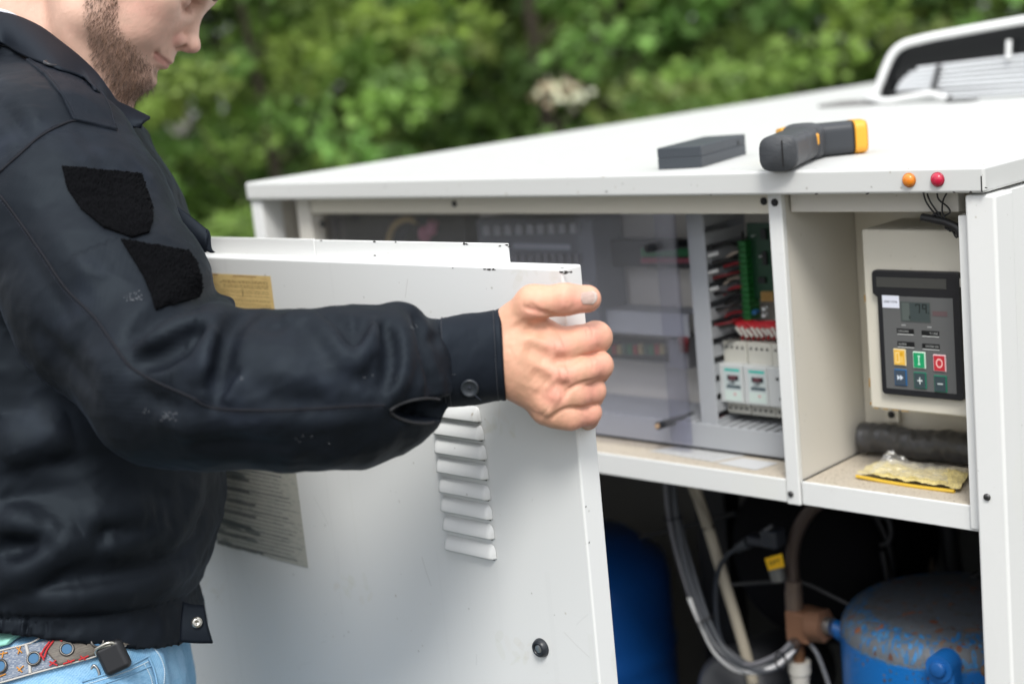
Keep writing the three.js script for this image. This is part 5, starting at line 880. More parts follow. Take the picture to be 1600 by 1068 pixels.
const jg = mesh(jacketF, cs(-190, 1025, 1.72).map((v, i) => i === 2 ? -1.84 : i === 0 ? -0.74 : -0.325), [cs(705, 0, 1.27)[0] + 0.005, 0.31, -1.12], 0.0036);
{
  const p = jg.attributes.position, uv = [], col = [];
  for (let i = 0; i < p.count; i++) {
    const x = p.getX(i), y = p.getY(i), z = p.getZ(i), onArm = armF(x, y, z) < torsoF(x, y, z) - 0.004;
    if (onArm) { let best = 9, bi = 0, bt = 0; for (let k = 0; k < arm.length - 1; k++) { const [d, t] = segd(x, y, z, arm[k].p, arm[k + 1].p); const q = d - arm[k].r; if (q < best) { best = q; bi = k; bt = t; } } const a = arm[bi].p, b = arm[bi + 1].p; uv.push((bi + bt) * 0.06, Math.atan2(z - a[2], y - (a[1] + (b[1] - a[1]) * bt)) * 0.07); }
    else uv.push(Math.atan2(x - torsoP[5][1], z + 1.56) * 0.17, y);
    // dusty, rubbed cloth: paler worn patches, darker where it is clean
    const n = N3(x * 9, y * 9, z * 9) * 0.5 + N3(x * 24 + 3, y * 24, z * 24) * 0.35 + N3(x * 80, y * 80, z * 80) * 0.2, worn = sstep(-0.05, 0.75, n);
    const k = 0.0045 + 0.0085 * worn; col.push(k * 0.9, k * 1.14, k * 1.8);
  }
  jg.setAttribute('uv', new THREE.Float32BufferAttribute(uv, 2)); jg.setAttribute('color', new THREE.Float32BufferAttribute(col, 3));
}
const jacket = part('jacket', world(jg), cloth, man);
// seams
part('seam', [cordOn(jacketF, [[-20, 285], [0, 266], [30, 239], [60, 213], [90, 196], [112, 188], [150, 190], [181, 203]], 0.0013, 0.0002, 80), cordOn(jacketF, [[-10, 296], [0, 306], [30, 346], [67, 399], [101, 449], [147, 496], [177, 538], [202, 571], [236, 592], [300, 621], [318, 632], [345, 638], [420, 640], [480, 638], [555, 633], [600, 632]], 0.0012, 0.0, 160)], thread, jacket);
part('seam_stitches', [stitchesOn(jacketF, [[0, 312], [30, 352], [66, 405], [100, 455], [146, 502], [176, 544], [202, 577]], 4.4, 2.6, 0.0005), stitchesOn(jacketF, [[300, 624], [345, 642], [420, 644], [480, 642], [555, 637], [598, 636]], 3.4, 2.3, 0.00035), stitchesOn(jacketF, [[300, 617], [345, 634], [420, 636], [480, 634], [555, 629], [598, 628]], 3.4, 2.3, 0.0003), stitchesOn(jacketF, [[10, 252], [40, 226], [66, 205], [92, 191]], 3.4, 2.2, 0.0003)], paleThread, jacket).userData.kind = 'stuff';
// chalky scuffs: thin flecks of pale dirt on the cloth
{
  const gs = []; for (const [x, y, w, n] of [[262, 650, 14, 18], [226, 640, 6, 5], [205, 460, 14, 22], [370, 590, 10, 4], [560, 560, 60, 4], [480, 700, 40, 5], [645, 510, 8, 5]]) for (let i = 0; i < n; i++) { const a = [x + rr(-w, w), y + rr(-w, w) * 0.6], l = rr(0.8, 3.4), t = rr(-0.6, 0.6), p = hit(jacketF, a[0], a[1]), q = hit(jacketF, a[0] + l * Math.cos(t), a[1] + l * Math.sin(t)); if (p && q) gs.push(cyl(V(...p), V(...q), rr(0.0002, 0.00045), 0.0002, 5)); }
  part('scuffs', [world(mergeGeometries(gs.map(prep)))], std(0.17, 0.18, 0.2, 0.9), jacket).userData.kind = 'stuff';
}
// two hook-and-loop patches on the upper arm
const fuzz = phy(0.0028, 0.003, 0.0038, 1.0, { specularIntensity: 0.15 });
part('fabric_patch', sheetOn(jacketF, [[95, 260], [104, 295], [125, 326], [160, 355], [205, 371]], [[218, 271], [226, 295], [234, 320], [237, 345], [231, 363]], 76, 62, 0.0024, 0.004, 0.0022), fuzz, jacket, 'upper shield shaped hook and loop patch');
part('fabric_patch', sheetOn(jacketF, [[187, 373], [205, 402], [222, 430], [234, 458], [241, 484]], [[292, 392], [304, 410], [310, 432], [312, 448], [308, 464]], 76, 62, 0.0024, 0.004, 0.0022), fuzz, jacket, 'lower hook and loop patch near the elbow');
// shoulder strap with its button
const strap = part('shoulder_strap', sheetOn(jacketF, [[39, 94], [67, 116], [94, 150], [112, 187]], [[60, 91], [118, 114], [160, 150], [181, 203]], 26, 40, 0.0022, 0.0036), clothPlain, jacket);
{ const p = hit(jacketF, 76, 106) || cs(76, 106, 1.45), g = grad(jacketF, ...p, 0.004); part('button', world(lathe([[0.0072, 0], [0.0074, 0.0016], [0.0062, 0.0024], [0.0048, 0.0014], [0.0001, 0.0014]], V(p[0] + g[0] * 0.004, p[1] + g[1] * 0.004, p[2] + g[2] * 0.004), V(...g), 24)), phy(0.02, 0.022, 0.027, 0.35), strap); }
part('strap_stitches', [stitchesOn(jacketF, [[44, 96], [71, 118], [97, 150], [115, 185]], 3.2, 2.1, 0.0003, 0.0038), stitchesOn(jacketF, [[64, 95], [116, 117], [156, 150], [176, 199]], 3.2, 2.1, 0.0003, 0.0038)], paleThread, jacket).userData.kind = 'stuff';
// a strip of cloth between two rows of points in space, with thickness
function strip(top, bot, th, nu, nv, curl = 0) {
  const ct = new THREE.CatmullRomCurve3(top.map(p => V(...cs(...p)))), cb = new THREE.CatmullRomCurve3(bot.map(p => V(...cs(...p)))), pts = [], N = nu + 1;
  for (let j = 0; j <= nv; j++) for (let i = 0; i <= nu; i++) { const u = i / nu, v = j / nv, p = ct.getPoint(u).lerp(cb.getPoint(u), v); p.z += curl * Math.sin(v * Math.PI); pts.push(p); }
  const g0 = new THREE.BufferGeometry().setFromPoints(pts), idx = []; for (let j = 0; j < nv; j++) for (let i = 0; i < nu; i++) { const p = j * N + i; idx.push(p, p + N, p + 1, p + 1, p + N, p + N + 1); }
  g0.setIndex(idx); g0.computeVertexNormals(); const n = g0.attributes.normal, pos = [], uv = [], id2 = [], T = pts.length;
  for (const o of [th / 2, -th / 2]) pts.forEach((p, i) => { pos.push(p.x + n.getX(i) * o, p.y + n.getY(i) * o, p.z + n.getZ(i) * o); uv.push(p.x, p.y); });
  id2.push(...idx); for (let i = 0; i < idx.length; i += 3) id2.push(T + idx[i], T + idx[i + 2], T + idx[i + 1]);
  const side = (a, b) => id2.push(a, b, T + a, b, T + b, T + a);
  for (let i = 0; i < nu; i++) { side(i, i + 1); side(nv * N + i + 1, nv * N + i); } for (let j = 0; j < nv; j++) { side((j + 1) * N, j * N); side(j * N + nu, (j + 1) * N + nu); }
  const g = new THREE.BufferGeometry(); g.setAttribute('position', new THREE.Float32BufferAttribute(pos, 3)); g.setAttribute('uv', new THREE.Float32BufferAttribute(uv, 2)); g.setIndex(id2); g.computeVertexNormals(); return world(g);
}
// collar: fold over the shoulder, pointed at the front
const cd = (x, y, o) => { const p = hit(jacketF, x, y); return p ? -p[2] - o : 1.47; };
part('collar', [strip([[-70, 14, 1.52], [-30, 15, 1.505], [0, 19, 1.497], [22, 24, 1.492], [60, 41, 1.488], [94, 66, 1.486], [124, 90, 1.488], [150, 116, 1.492], [169, 142, 1.498], [180, 157, 1.50], [202, 168, 1.50], [233, 183, 1.49]],
  [[-70, 64, 1.47], [-30, 62, 1.45], [0, 67, cd(0, 70, 0.004)], [38, 87, cd(38, 90, 0.006)], [62, 97, cd(62, 100, 0.006)], [92, 108, cd(92, 112, 0.006)], [127, 120, cd(127, 125, 0.006)], [148, 140, cd(148, 146, 0.006)], [168, 163, 1.47], [186, 182, 1.472], [203, 197, 1.475], [219, 198, 1.48]], 0.0032, 110, 16, 0.006),
  strip([[-70, 20, 1.53], [0, 24, 1.503], [60, 46, 1.495], [124, 95, 1.496], [169, 147, 1.505], [196, 172, 1.53], [214, 186, 1.56], [206, 176, 1.60], [180, 150, 1.63], [130, 108, 1.645], [60, 60, 1.64], [-20, 30, 1.62], [-70, 20, 1.58]], [[-70, 70, 1.53], [0, 80, 1.50], [60, 100, 1.495], [124, 130, 1.496], [165, 175, 1.505], [190, 205, 1.53], [200, 214, 1.56], [192, 204, 1.60], [165, 180, 1.63], [120, 140, 1.645], [60, 100, 1.64], [-20, 75, 1.62], [-70, 70, 1.58]], 0.003, 100, 8)], clothPlain, jacket);
// front of the jacket standing open below the chest, with its pocket flap
part('front_flap', [strip([[240, 300, 1.50], [262, 312, 1.495], [276, 322, 1.49], [300, 340, 1.485], [326, 362, 1.48]], [[250, 372, 1.50], [275, 378, 1.495], [290, 384, 1.49], [306, 390, 1.485], [322, 392, 1.48]], 0.004, 24, 14, 0.004), strip([[322, 356, 1.478], [326, 362, 1.478], [328, 372, 1.478], [326, 386, 1.478]], [[318, 386, 1.48], [322, 391, 1.478], [328, 394, 1.478], [335, 393, 1.478]], 0.0025, 8, 6)], clothPlain, jacket);
part('front_edge', strip([[196, 205, 1.52], [225, 245, 1.52], [250, 290, 1.52], [268, 318, 1.52], [290, 360, 1.52]], [[185, 215, 1.50], [212, 252, 1.50], [235, 296, 1.50], [250, 330, 1.50], [262, 375, 1.50]], 0.005, 30, 6, 0.008), clothPlain, jacket);
// waistband tab with a snap
part('waist_tab', strip([[285, 940, 1.49], [300, 944, 1.487], [318, 945, 1.487]], [[280, 1001, 1.475], [306, 1003, 1.475], [331, 1003, 1.475]], 0.0045, 10, 10, 0.004), clothPlain, jacket);
{ const p = V(...cs(306, 971, 1.472)); part('snap', world(lathe([[0.0055, 0], [0.0055, 0.001], [0.004, 0.003], [0.002, 0.003], [0.0001, 0.0016]], p, V(0.25, 0.1, 1), 22)), phy(0.55, 0.53, 0.48, 0.25, { metalness: 0.9 }), jacket); }
// --- cuff ---
function cuffRing(t) { // centre, half height and half depth along the cuff
  const x0 = 680, x1 = 784, cx = x0 + (x1 - x0) * t; return { c: cs(cx, 567 - 14 * t, 1.293 + 0.018 * t), h: R_(68.5 + 4.5 * t + 1.5 * Math.sin(t * 5), 1.3), d: 0.032 - 0.0005 * t };
}
function cuffPoint(t, a, off, px = 0) {
  const k = cuffRing(t), c = Math.cos(a), s = Math.sin(a), e = 0.86; const lean = (s) * 0.0024; // the open end leans a little
  const rx = Math.sign(c) * Math.pow(Math.abs(c), e), ry = Math.sign(s) * Math.pow(Math.abs(s), e);
  return V(k.c[0] - lean + px, k.c[1] + ry * (k.h + off) + rx * 0.0, k.c[2] + rx * (k.d + off));
}
{
  const nu = 120, nv = 44, pos = [], uv = [], idx = [];
  const wr = (t, a) => 0.0010 * N3(t * 2.5, Math.cos(a) * 2, Math.sin(a) * 2) + 0.00025 * N3(t * 10, Math.cos(a) * 6, Math.sin(a) * 6 + 4) - 0.0012 * Math.exp(-(((t - 0.1) / 0.012) ** 2)) - 0.0005 * Math.exp(-(((t - 0.93) / 0.012) ** 2)) + 0.0006 * Math.exp(-(((t - 0.99) / 0.02) ** 2)) + (a > 0.15 - 0.9 && a < 1.4 - 0.9 ? 0 : 0);
  for (const s of [0, 1]) for (let j = 0; j <= nv; j++) for (let i = 0; i <= nu; i++) { const t = s ? 1 - j / nv : j / nv, a = i / nu * 6.2832 - Math.PI; const p = cuffPoint(t, a, s ? -0.0028 : wr(t, a)); pos.push(p.x, p.y, p.z); uv.push(t * 0.06, a * 0.04); }
  const N = nu + 1, rows = 2 * nv + 2; for (let j = 0; j < rows - 1; j++) for (let i = 0; i < nu; i++) { const p = j * N + i; idx.push(p, p + N, p + 1, p + 1, p + N, p + N + 1); }
  const g = new THREE.BufferGeometry(); g.setAttribute('position', new THREE.Float32BufferAttribute(pos, 3)); g.setAttribute('uv', new THREE.Float32BufferAttribute(uv, 2)); g.setIndex(idx); g.computeVertexNormals();
  const cuff = part('cuff', world(g), clothPlain, jacket);
  const ring = (t, a0, a1, step) => { const gs = []; for (let a = a0; a < a1; a += step) gs.push(cyl(cuffPoint(t, a, 0.0003), cuffPoint(t, a + step * 0.6, 0.0003), 0.00035, 0.00035, 5)); return gs; };
  const row = (a, t0, t1) => { const gs = []; for (let t = t0; t < t1; t += 0.04) gs.push(cyl(cuffPoint(t, a, 0.0004), cuffPoint(t + 0.024, a, 0.0004), 0.00035, 0.00035, 5)); return gs; };
  part('cuff_stitches', [world(mergeGeometries([...ring(0.13, -2, 2, 0.05), ...ring(0.9, -2, 2, 0.05), ...ring(0.2, -1.2, -0.25, 0.05), ...row(-0.22, 0.2, 0.3)].map(prep)))], std(0.045, 0.05, 0.06, 0.7), cuff).userData.kind = 'stuff';
  // the folded lap of the cuff
  part('cuff_edge', world(tube([0, 0.2, 0.4, 0.6, 0.8, 1].map(k => cuffPoint(1.0, -1.6 + 3.2 * k, -0.0003)), 0.0009, 60, 8)), thread, cuff);
  const bp = hit((x, y, z) => { let d = 9; const k = cuffRing(clamp01((x / 1.3 * F + CX - 680) / 104)); const q = Math.hypot((y - k.c[1]) / k.h, (z - k.c[2]) / k.d); return (q - 1) * 0.03; }, 733, 603) || cs(733, 603, 1.27);
  const nd = V(-0.05, -0.25, 1).normalize(), B = V(bp[0], bp[1], bp[2]).addScaledVector(nd, 0.0026);
  const btn = part('button', world(lathe([[0.0001, 0.0002], [0.0073, 0], [0.0079, 0.0014], [0.0074, 0.003], [0.0063, 0.0034], [0.0054, 0.0024], [0.003, 0.0018], [0.0001, 0.0018]], B, nd, 36)), phy(0.022, 0.027, 0.034, 0.3), cuff);
  part('button_thread', world(mergeGeometries([[-1, 0], [1, 0], [0, 1]].map(([u, v]) => prep(cyl(V(B.x + u * 0.0016, B.y + v * 0.0016, B.z + 0.002), V(B.x - u * 0.0012, B.y - v * 0.001, B.z + 0.0026), 0.0006, 0.0006, 6))))), paleThread, btn);
  part('loose_thread', world(cyl(V(B.x + 0.004, B.y - 0.006, B.z + 0.0015), V(B.x + 0.0095, B.y - 0.0105, B.z + 0.002), 0.0005, 0.0004, 6)), paleThread, btn);
  const bh = []; for (let i = 0; i < 9; i++) { const q = V(B.x + 0.0003 * Math.sin(i * 3), B.y + 0.009 + i * 0.0009, B.z - 0.0002 - 0.00005 * i); bh.push(prep(cyl(q, q.clone().add(V(0.0014 * (i % 2 ? 1 : -1), 0.0003, 0)), 0.0005, 0.0005, 5))); } part('buttonhole', world(mergeGeometries(bh)), paleThread, cuff);
}
// bands along the lips of the open placket
cutOn = false; part('placket_lip', [cordOn(jacketF, [[608, 640], [620, 632], [636, 626], [654, 622], [672, 621], [686, 623]], 0.0012, 0.0, 50, 1.24), cordOn(jacketF, [[608, 643], [620, 651], [636, 657], [654, 660], [668, 660], [677, 658]], 0.0012, 0.0, 50, 1.24)], std(0.012, 0.013, 0.016, 0.7), jacket); cutOn = true;
// --- hand: wrist, palm, four fingers closed round the panel's edge, thumb lying along the top ---
const J = (x, y, d, r) => ({ p: cs(x, y, d), r: R_(r, d) });
const fingersJ = [
  [J(862, 545, 1.302, 25), J(904, 532, 1.305, 24.5), J(930, 526, 1.318, 25), J(928, 534, 1.352, 20), J(905, 540, 1.384, 18)],
  [J(868, 590, 1.300, 23), J(909, 577, 1.302, 22.5), J(934, 570, 1.315, 22.5), J(932, 578, 1.352, 19.5), J(906, 584, 1.386, 17.5)],
  [J(856, 624, 1.304, 22), J(899, 614, 1.305, 22), J(923, 609, 1.318, 22), J(922, 618, 1.355, 19), J(898, 622, 1.388, 17)],
  [J(850, 642, 1.312, 20), J(890, 649, 1.309, 21), J(918, 643, 1.320, 20), J(917, 652, 1.353, 17), J(890, 648, 1.388, 14)]];
const wristJ = [J(740, 556, 1.312, 50), J(800, 552, 1.314, 44)];
const carp = [J(800, 518, 1.306, 33), J(802, 544, 1.300, 35), J(802, 572, 1.302, 36), J(806, 594, 1.308, 34)];
const thumbJ = [J(800, 506, 1.302, 30), J(832, 472, 1.288, 27), J(882, 466.5, 1.285, 23.5), J(917, 465.5, 1.290, 21.5)];
function handBase(x, y, z) {
  const C = (a, b) => cone(x, y, z, a.p, b.p, a.r, b.r);
  let palm = smin(C(wristJ[0], wristJ[1]), 9, 0.01);
  // the back of the hand: four bones from wrist to knuckles, over a flatter palm
  for (let i = 0; i < 4; i++) palm = smin(palm, cone(x, y, z, carp[i].p, fingersJ[i][0].p.map((v, k) => v + (fingersJ[i][1].p[k] - v) * 0.45), carp[i].r * 0.9, fingersJ[i][0].r * 0.93), 0.016);
  palm = smin(palm, cone(x, y, z, J(812, 500, 1.305, 30).p, J(846, 520, 1.306, 22).p, R_(30, 1.3), R_(21, 1.3)), 0.016);
  let fg = 9;
  for (const f of fingersJ) { let d = 9; for (let i = 0; i < 4; i++) d = smin(d, C(f[i], f[i + 1]), 0.004); fg = smin(fg, d, 0.0016); }
  let th = 9; for (let i = 0; i < 3; i++) th = smin(th, C(thumbJ[i], thumbJ[i + 1]), 0.006);
  let d = smin(palm, fg, 0.009);
  return smin(d, th, 0.006);
}
const handFolds = folds(handBase, [
  // knuckles and the cords that run to them
  [0.0030, 0.0085, [[864, 543], [872, 541], [880, 538]]], [0.0036, 0.0080, [[872, 587], [880, 585], [888, 582]]], [0.0024, 0.0075, [[860, 614], [868, 617], [876, 618]]], [0.0016, 0.0065, [[852, 642], [860, 646]]],
  [0.0013, 0.006, [[800, 522], [826, 528], [848, 535], [866, 538]]], [0.0009, 0.0055, [[800, 548], [828, 560], [852, 574], [872, 582]]], [0.0006, 0.0055, [[800, 572], [828, 588], [856, 608]]],
  [-0.0030, 0.0075, [[822, 505], [842, 512], [858, 518]]], [-0.0034, 0.0072, [[816, 542], [840, 553], [858, 562]]], [-0.0030, 0.0066, [[828, 578], [846, 592], [858, 600]]], [-0.0026, 0.0055, [[864, 560], [878, 560], [892, 556]]], [-0.0026, 0.0055, [[866, 602], [878, 600], [890, 598]]], [-0.0016, 0.0055, [[838, 604], [850, 622], [862, 632]]],
  [-0.0016, 0.008, [[806, 500], [816, 514], [822, 530]]],
  // thumb: cushion, joint creases
  [-0.0042, 0.0022, [[818, 478], [834, 484], [850, 488], [866, 492]]], [-0.0014, 0.0018, [[826, 472], [834, 478], [840, 487]]], [0.0012, 0.006, [[874, 450], [880, 466], [882, 484]]], [-0.0006, 0.0009, [[873, 448], [874, 458], [876, 468]]], [-0.0006, 0.0009, [[880, 470], [882, 478], [881, 486]]], [-0.0005, 0.0009, [[877, 449], [879, 456], [880, 463]]], [-0.0010, 0.005, [[896, 447], [898, 466], [897, 484]]],
  // finger creases over the middle joints and between the fingers
  [-0.0016, 0.0035, [[902, 559], [890, 566], [880, 568]]], [-0.0026, 0.0016, [[900, 559], [914, 554], [932, 549]]], [-0.0024, 0.0018, [[880, 622], [888, 608], [902, 599], [922, 594], [940, 590]]], [-0.0026, 0.0018, [[862, 652], [872, 642], [888, 636], [910, 635], [932, 630]]], [0.0011, 0.006, [[924, 512], [930, 527], [930, 541]]], [0.001, 0.006, [[928, 560], [934, 572], [934, 586]]],
  [-0.0007, 0.0011, [[920, 507], [924, 516], [925, 526]]], [-0.0006, 0.001, [[913, 509], [916, 518], [917, 527]]], [-0.0005, 0.001, [[922, 556], [926, 566], [926, 576]]],
  // wrist wrinkles and a vein
  [-0.0006, 0.0014, [[792, 540], [800, 552], [804, 566]]], [0.0004, 0.0026, [[798, 536], [816, 548], [828, 556], [846, 553]]], [0.0004, 0.0024, [[800, 590], [820, 600], [836, 606], [850, 616]]],
], 1.3);
const nailC = cs(920, 463.5, 1.2815);
function handF(x, y, z) {
  let d = handBase(x, y, z); if (d > 0.012) return d;
  d -= handFolds(x, y, z) + 0.00012 * N3(x * 260, y * 260, z * 260) + 0.00010 * N3(x * 620, y * 620, z * 620) + 0.00012 * N3(x * 1100, y * 1100, z * 1100);
  return Math.max(d, cs(745, 556, 1.312)[0] - x);
}
const skinBump = noiseTex(256, (u, v, n) => { const k = 0.5 + 0.3 * n(u, v, 60) + 0.3 * n(u, v, 140, 2); return [k, k, k]; }, { data: true, repeat: [40, 40] });
const skin = phy(1, 1, 1, 0.44, { vertexColors: true, bumpMap: skinBump, bumpScale: 0.0004, sheen: 0.3, sheenRoughness: 0.6, sheenColor: new THREE.Color().setRGB(0.6, 0.35, 0.28) });
const paint = (g, f) => { const p = g.attributes.position, c = [], uv = []; for (let i = 0; i < p.count; i++) { c.push(...f(p.getX(i), p.getY(i), p.getZ(i))); uv.push(p.getX(i) + p.getZ(i) * 0.5, p.getY(i) + p.getZ(i) * 0.3); } g.setAttribute('color', new THREE.Float32BufferAttribute(c, 3)); g.setAttribute('uv', new THREE.Float32BufferAttribute(uv, 2)); return g; };
const hg = mesh(handF, [cs(742, 0, 1.32)[0], cs(0, 690, 1.30)[1], -1.425], [cs(966, 0, 1.30)[0], cs(0, 430, 1.30)[1], -1.250], 0.0014);
// the pinker places of the skin: knuckles, finger ends, the ball of the thumb
const pinkSpots = [[872, 538, 1.285, 0.011], [880, 583, 1.283, 0.011], [866, 616, 1.288, 0.009], [928, 527, 1.30, 0.013], [934, 572, 1.30, 0.012], [924, 613, 1.302, 0.011], [917, 655, 1.31, 0.013], [905, 470, 1.275, 0.014], [880, 478, 1.27, 0.008], [835, 482, 1.28, 0.008]].map(([x, y, d, r]) => [...cs(x, y, d), r]);
paint(hg, (x, y, z) => {
  let k = 0; for (const s of pinkSpots) k = Math.max(k, Math.exp(-((Math.hypot(x - s[0], y - s[1], z - s[2]) / (s[3] * 1.25)) ** 2)));
  const n = 0.5 * N3(x * 70, y * 70, z * 70) + 0.35 * N3(x * 200, y * 200, z * 200) + 0.25 * N3(x * 520, y * 520, z * 520), v = 1 + 0.20 * n;
  const a = [0.69, 0.375, 0.25], b = [0.76, 0.32, 0.25]; return [0, 1, 2].map(i => (a[i] + (b[i] - a[i]) * (0.65 * k + 0.3 * n)) * v);
});
// thumbnail, bedded in the tip
const nail = sheetOn(handF, [[908, 456], [906.5, 460], [906, 465], [907.5, 470], [910, 474]], [[926, 453.5], [931, 456.5], [932.5, 463], [931, 469], [925, 474.5]], 18, 14, 0.00022, 0.0012);
{ const p = nail.attributes.position, c = [], u = nail.attributes.uv; for (let i = 0; i < p.count; i++) { const t = u.getX(i); const w = sstep(0.78, 0.9, t); c.push(0.60 + 0.08 * w, 0.44 + 0.15 * w, 0.385 + 0.15 * w); } nail.setAttribute('color', new THREE.Float32BufferAttribute(c, 3)); }
// --- head: own axes in millimetres, f forward, u up, s to the man's right; origin under the nose ---
const SN = cs(279, 78, 1.56), yaw = -0.10, pit = [0.82, -0.573], upv = [0.573, 0.82];
const cy_ = Math.cos(yaw), sy_ = Math.sin(yaw);
const EF = [pit[0] * cy_, pit[1] * cy_, sy_], EU = [upv[0], upv[1], 0], ES = [-pit[0] * sy_, -pit[1] * sy_, cy_];
const toLocal = (x, y, z) => { const a = (x - SN[0]) * 1000, b = (y - SN[1]) * 1000, c = (z - SN[2]) * 1000; return [a * EF[0] + b * EF[1] + c * EF[2], a * EU[0] + b * EU[1] + c * EU[2], a * ES[0] + b * ES[1] + c * ES[2]]; };
const toCam = (f, u, s) => [0, 1, 2].map(i => SN[i] + (f * EF[i] + u * EU[i] + s * ES[i]) / 1000);
function headL(f, u, s0) {
  const s = Math.abs(s0);
  let d = ellip(f, u, s, [-96, 82, 0], [96, 88, 77]);
  d = smin(d, ellip(f, u, s, [-58, 18, 0], [52, 72, 61]), 30);
  d = smin(d, cone(f, u, s, [-82, -22, 46], [-22, -47, 15], 19, 14), 26);            // jaw
  d = smin(d, cone(f, u, s, [-82, -22, 46], [-88, 30, 58], 17, 16), 24);
  d = smin(d, ellip(f, u, s, [-16, -43, 0], [15.5, 12.5, 19]), 12);                    // chin
  d = smin(d, ellip(f, u, s, [-42, 16, 38], [25, 24, 21]), 18);                        // cheek
  d = smin(d, ellip(f, u, s, [-42, 31, 48], [18, 13, 16]), 16);                        // cheekbone
  d = smin(d, ellip(f, u, s, [-22, -9, 0], [20, 17, 27]), 14);                         // upper jaw
  d = smin(d, ellip(f, u, s, [-19, 63, 24], [13, 7.5, 22]), 12);                       // brow
  d = smin(d, cone(f, u, s, [-50, -52, 0], [-92, -62, 0], 22, 40), 22);                // under the chin
  d = smax(d, -ellip(f, u, s, [-10, 44, 30], [14, 10, 15]), 10);                       // eye socket
  d = smin(d, ellip(f, u, s, [-25, 43.5, 31], [12.5, 12, 12.5]), 3);                   // eye with its lids
  d = smin(d, ellip(f, u, s, [-41, -5, 36], [22, 19, 17]), 16);
  // nose
  d = smin(d, cone(f, u, s, [-14, 48, 0], [3, 17, 0], 6.2, 7.6), 7);
  d = smin(d, ellip(f, u, s, [6.8, 12.5, 0], [9.2, 8.2, 9]), 5);
  d = smin(d, ellip(f, u, s, [-6.5, 8, 11.5], [8.5, 7.2, 6.2]), 3.6);
  d = smin(d, cone(f, u, s, [-4, 3, 0], [5, 6, 0], 4, 4), 4);
  d = smax(d, -ellip(f * 0.9 + u * 0.44, u * 0.9 - f * 0.44, s, [2.0, 2.4, 6.4], [7.0, 4.2, 2.9]), 1.6);  // nostril
  d = smax(d, -(Math.hypot(f + 15.5, u - 8.5, s - 16.8) - 2.0), 3.5);                   // crease behind the wing
  // lips
  const lip = (f0, u0, r, w) => { const t = clamp01(s / 25), ff = f0 - 15 * t * t, uu = u0 + 1.0 * t; return Math.hypot(f - ff, (u - uu) * 1.05, Math.max(0, s - 23)) - r * (1 - 0.75 * t * t); };
  d = smin(d, lip(-3.2, -14.3, 4.6), 4.5); d = smin(d, lip(-5.2, -22.4, 5.4), 4.5);
  { const t = clamp01(s / 25), ff = 1.2 - 15.5 * t * t; d = smax(d, -(Math.hypot((f - ff) * 0.6, u + 18.2 - 1.6 * t * t, Math.max(0, s - 24)) - 1.05), 1.6); } // the line of the mouth
  d = smax(d, -ellip(f, u, s, [0.5, -31.5, 0], [6.5, 4.6, 16]), 7);                     // hollow under the lip
  d = smax(d, -(Math.hypot(f + 13, u + 16.5, s - 27) - 2.0), 4);                        // corner of the mouth
  d += 0.6 * Math.exp(-((segd(f, u, s, [-15, 9, 20], [-24, -14, 33])[0] / 5) ** 2));    // fold from nose to mouth
  return d;
}
const neckA = cs(30, 190, 1.575), neckB = cs(72, -40, 1.57), thr = cs(150, 160, 1.565);
function headF(x, y, z) {
  const l = toLocal(x, y, z); let d = headL(l[0], l[1], l[2]) * 0.001;
  d = smin(d, cone(x, y, z, neckA, neckB, 0.064, 0.060), 0.022); d = smin(d, cone(x, y, z, thr, toCam(-75, -48, 0), 0.036, 0.034), 0.025);
  d = smin(d, cone(x, y, z, cs(150, 195, 1.535), cs(92, -20, 1.50), 0.010, 0.014), 0.022);  // the strong cord at the side of the neck
  if (d < 0.01) d -= 0.00022 * N3(x * 420, y * 420, z * 420) + 0.00012 * N3(x * 900, y * 900, z * 900) + 0.0002 * N3(x * 70, y * 70, z * 70);
  return d;
}
const hl = [cs(-60, 0, 1.55)[0], cs(0, 215, 1.56)[1], -1.66], hh = [cs(330, 0, 1.56)[0], cs(0, -230, 1.56)[1], -1.455];
const headG = mesh(headF, hl, hh, 0.0023);
const inBeard = (f, u, s) => { // 0..1: sideburn, jaw and chin; thin on the lip and cheek
  const top = f < -53 ? 14 - (f + 69) * 1.75 : f < -22 ? -14 - (f + 53) * 0.36 : -25 - (f + 22) * 1.9, back = -100 + (-7 - u) * 0.79;
  let k = sstep(4, -7, u - top) * sstep(-4, 6, f - back); const chin = sstep(-36, -22, f) * sstep(-24, -31, u); k = Math.max(k, chin);
  const lipBare = Math.hypot((f + 8) / 13, (u + 20) / 10, s / 30); return k * sstep(0.85, 1.2, lipBare);
};
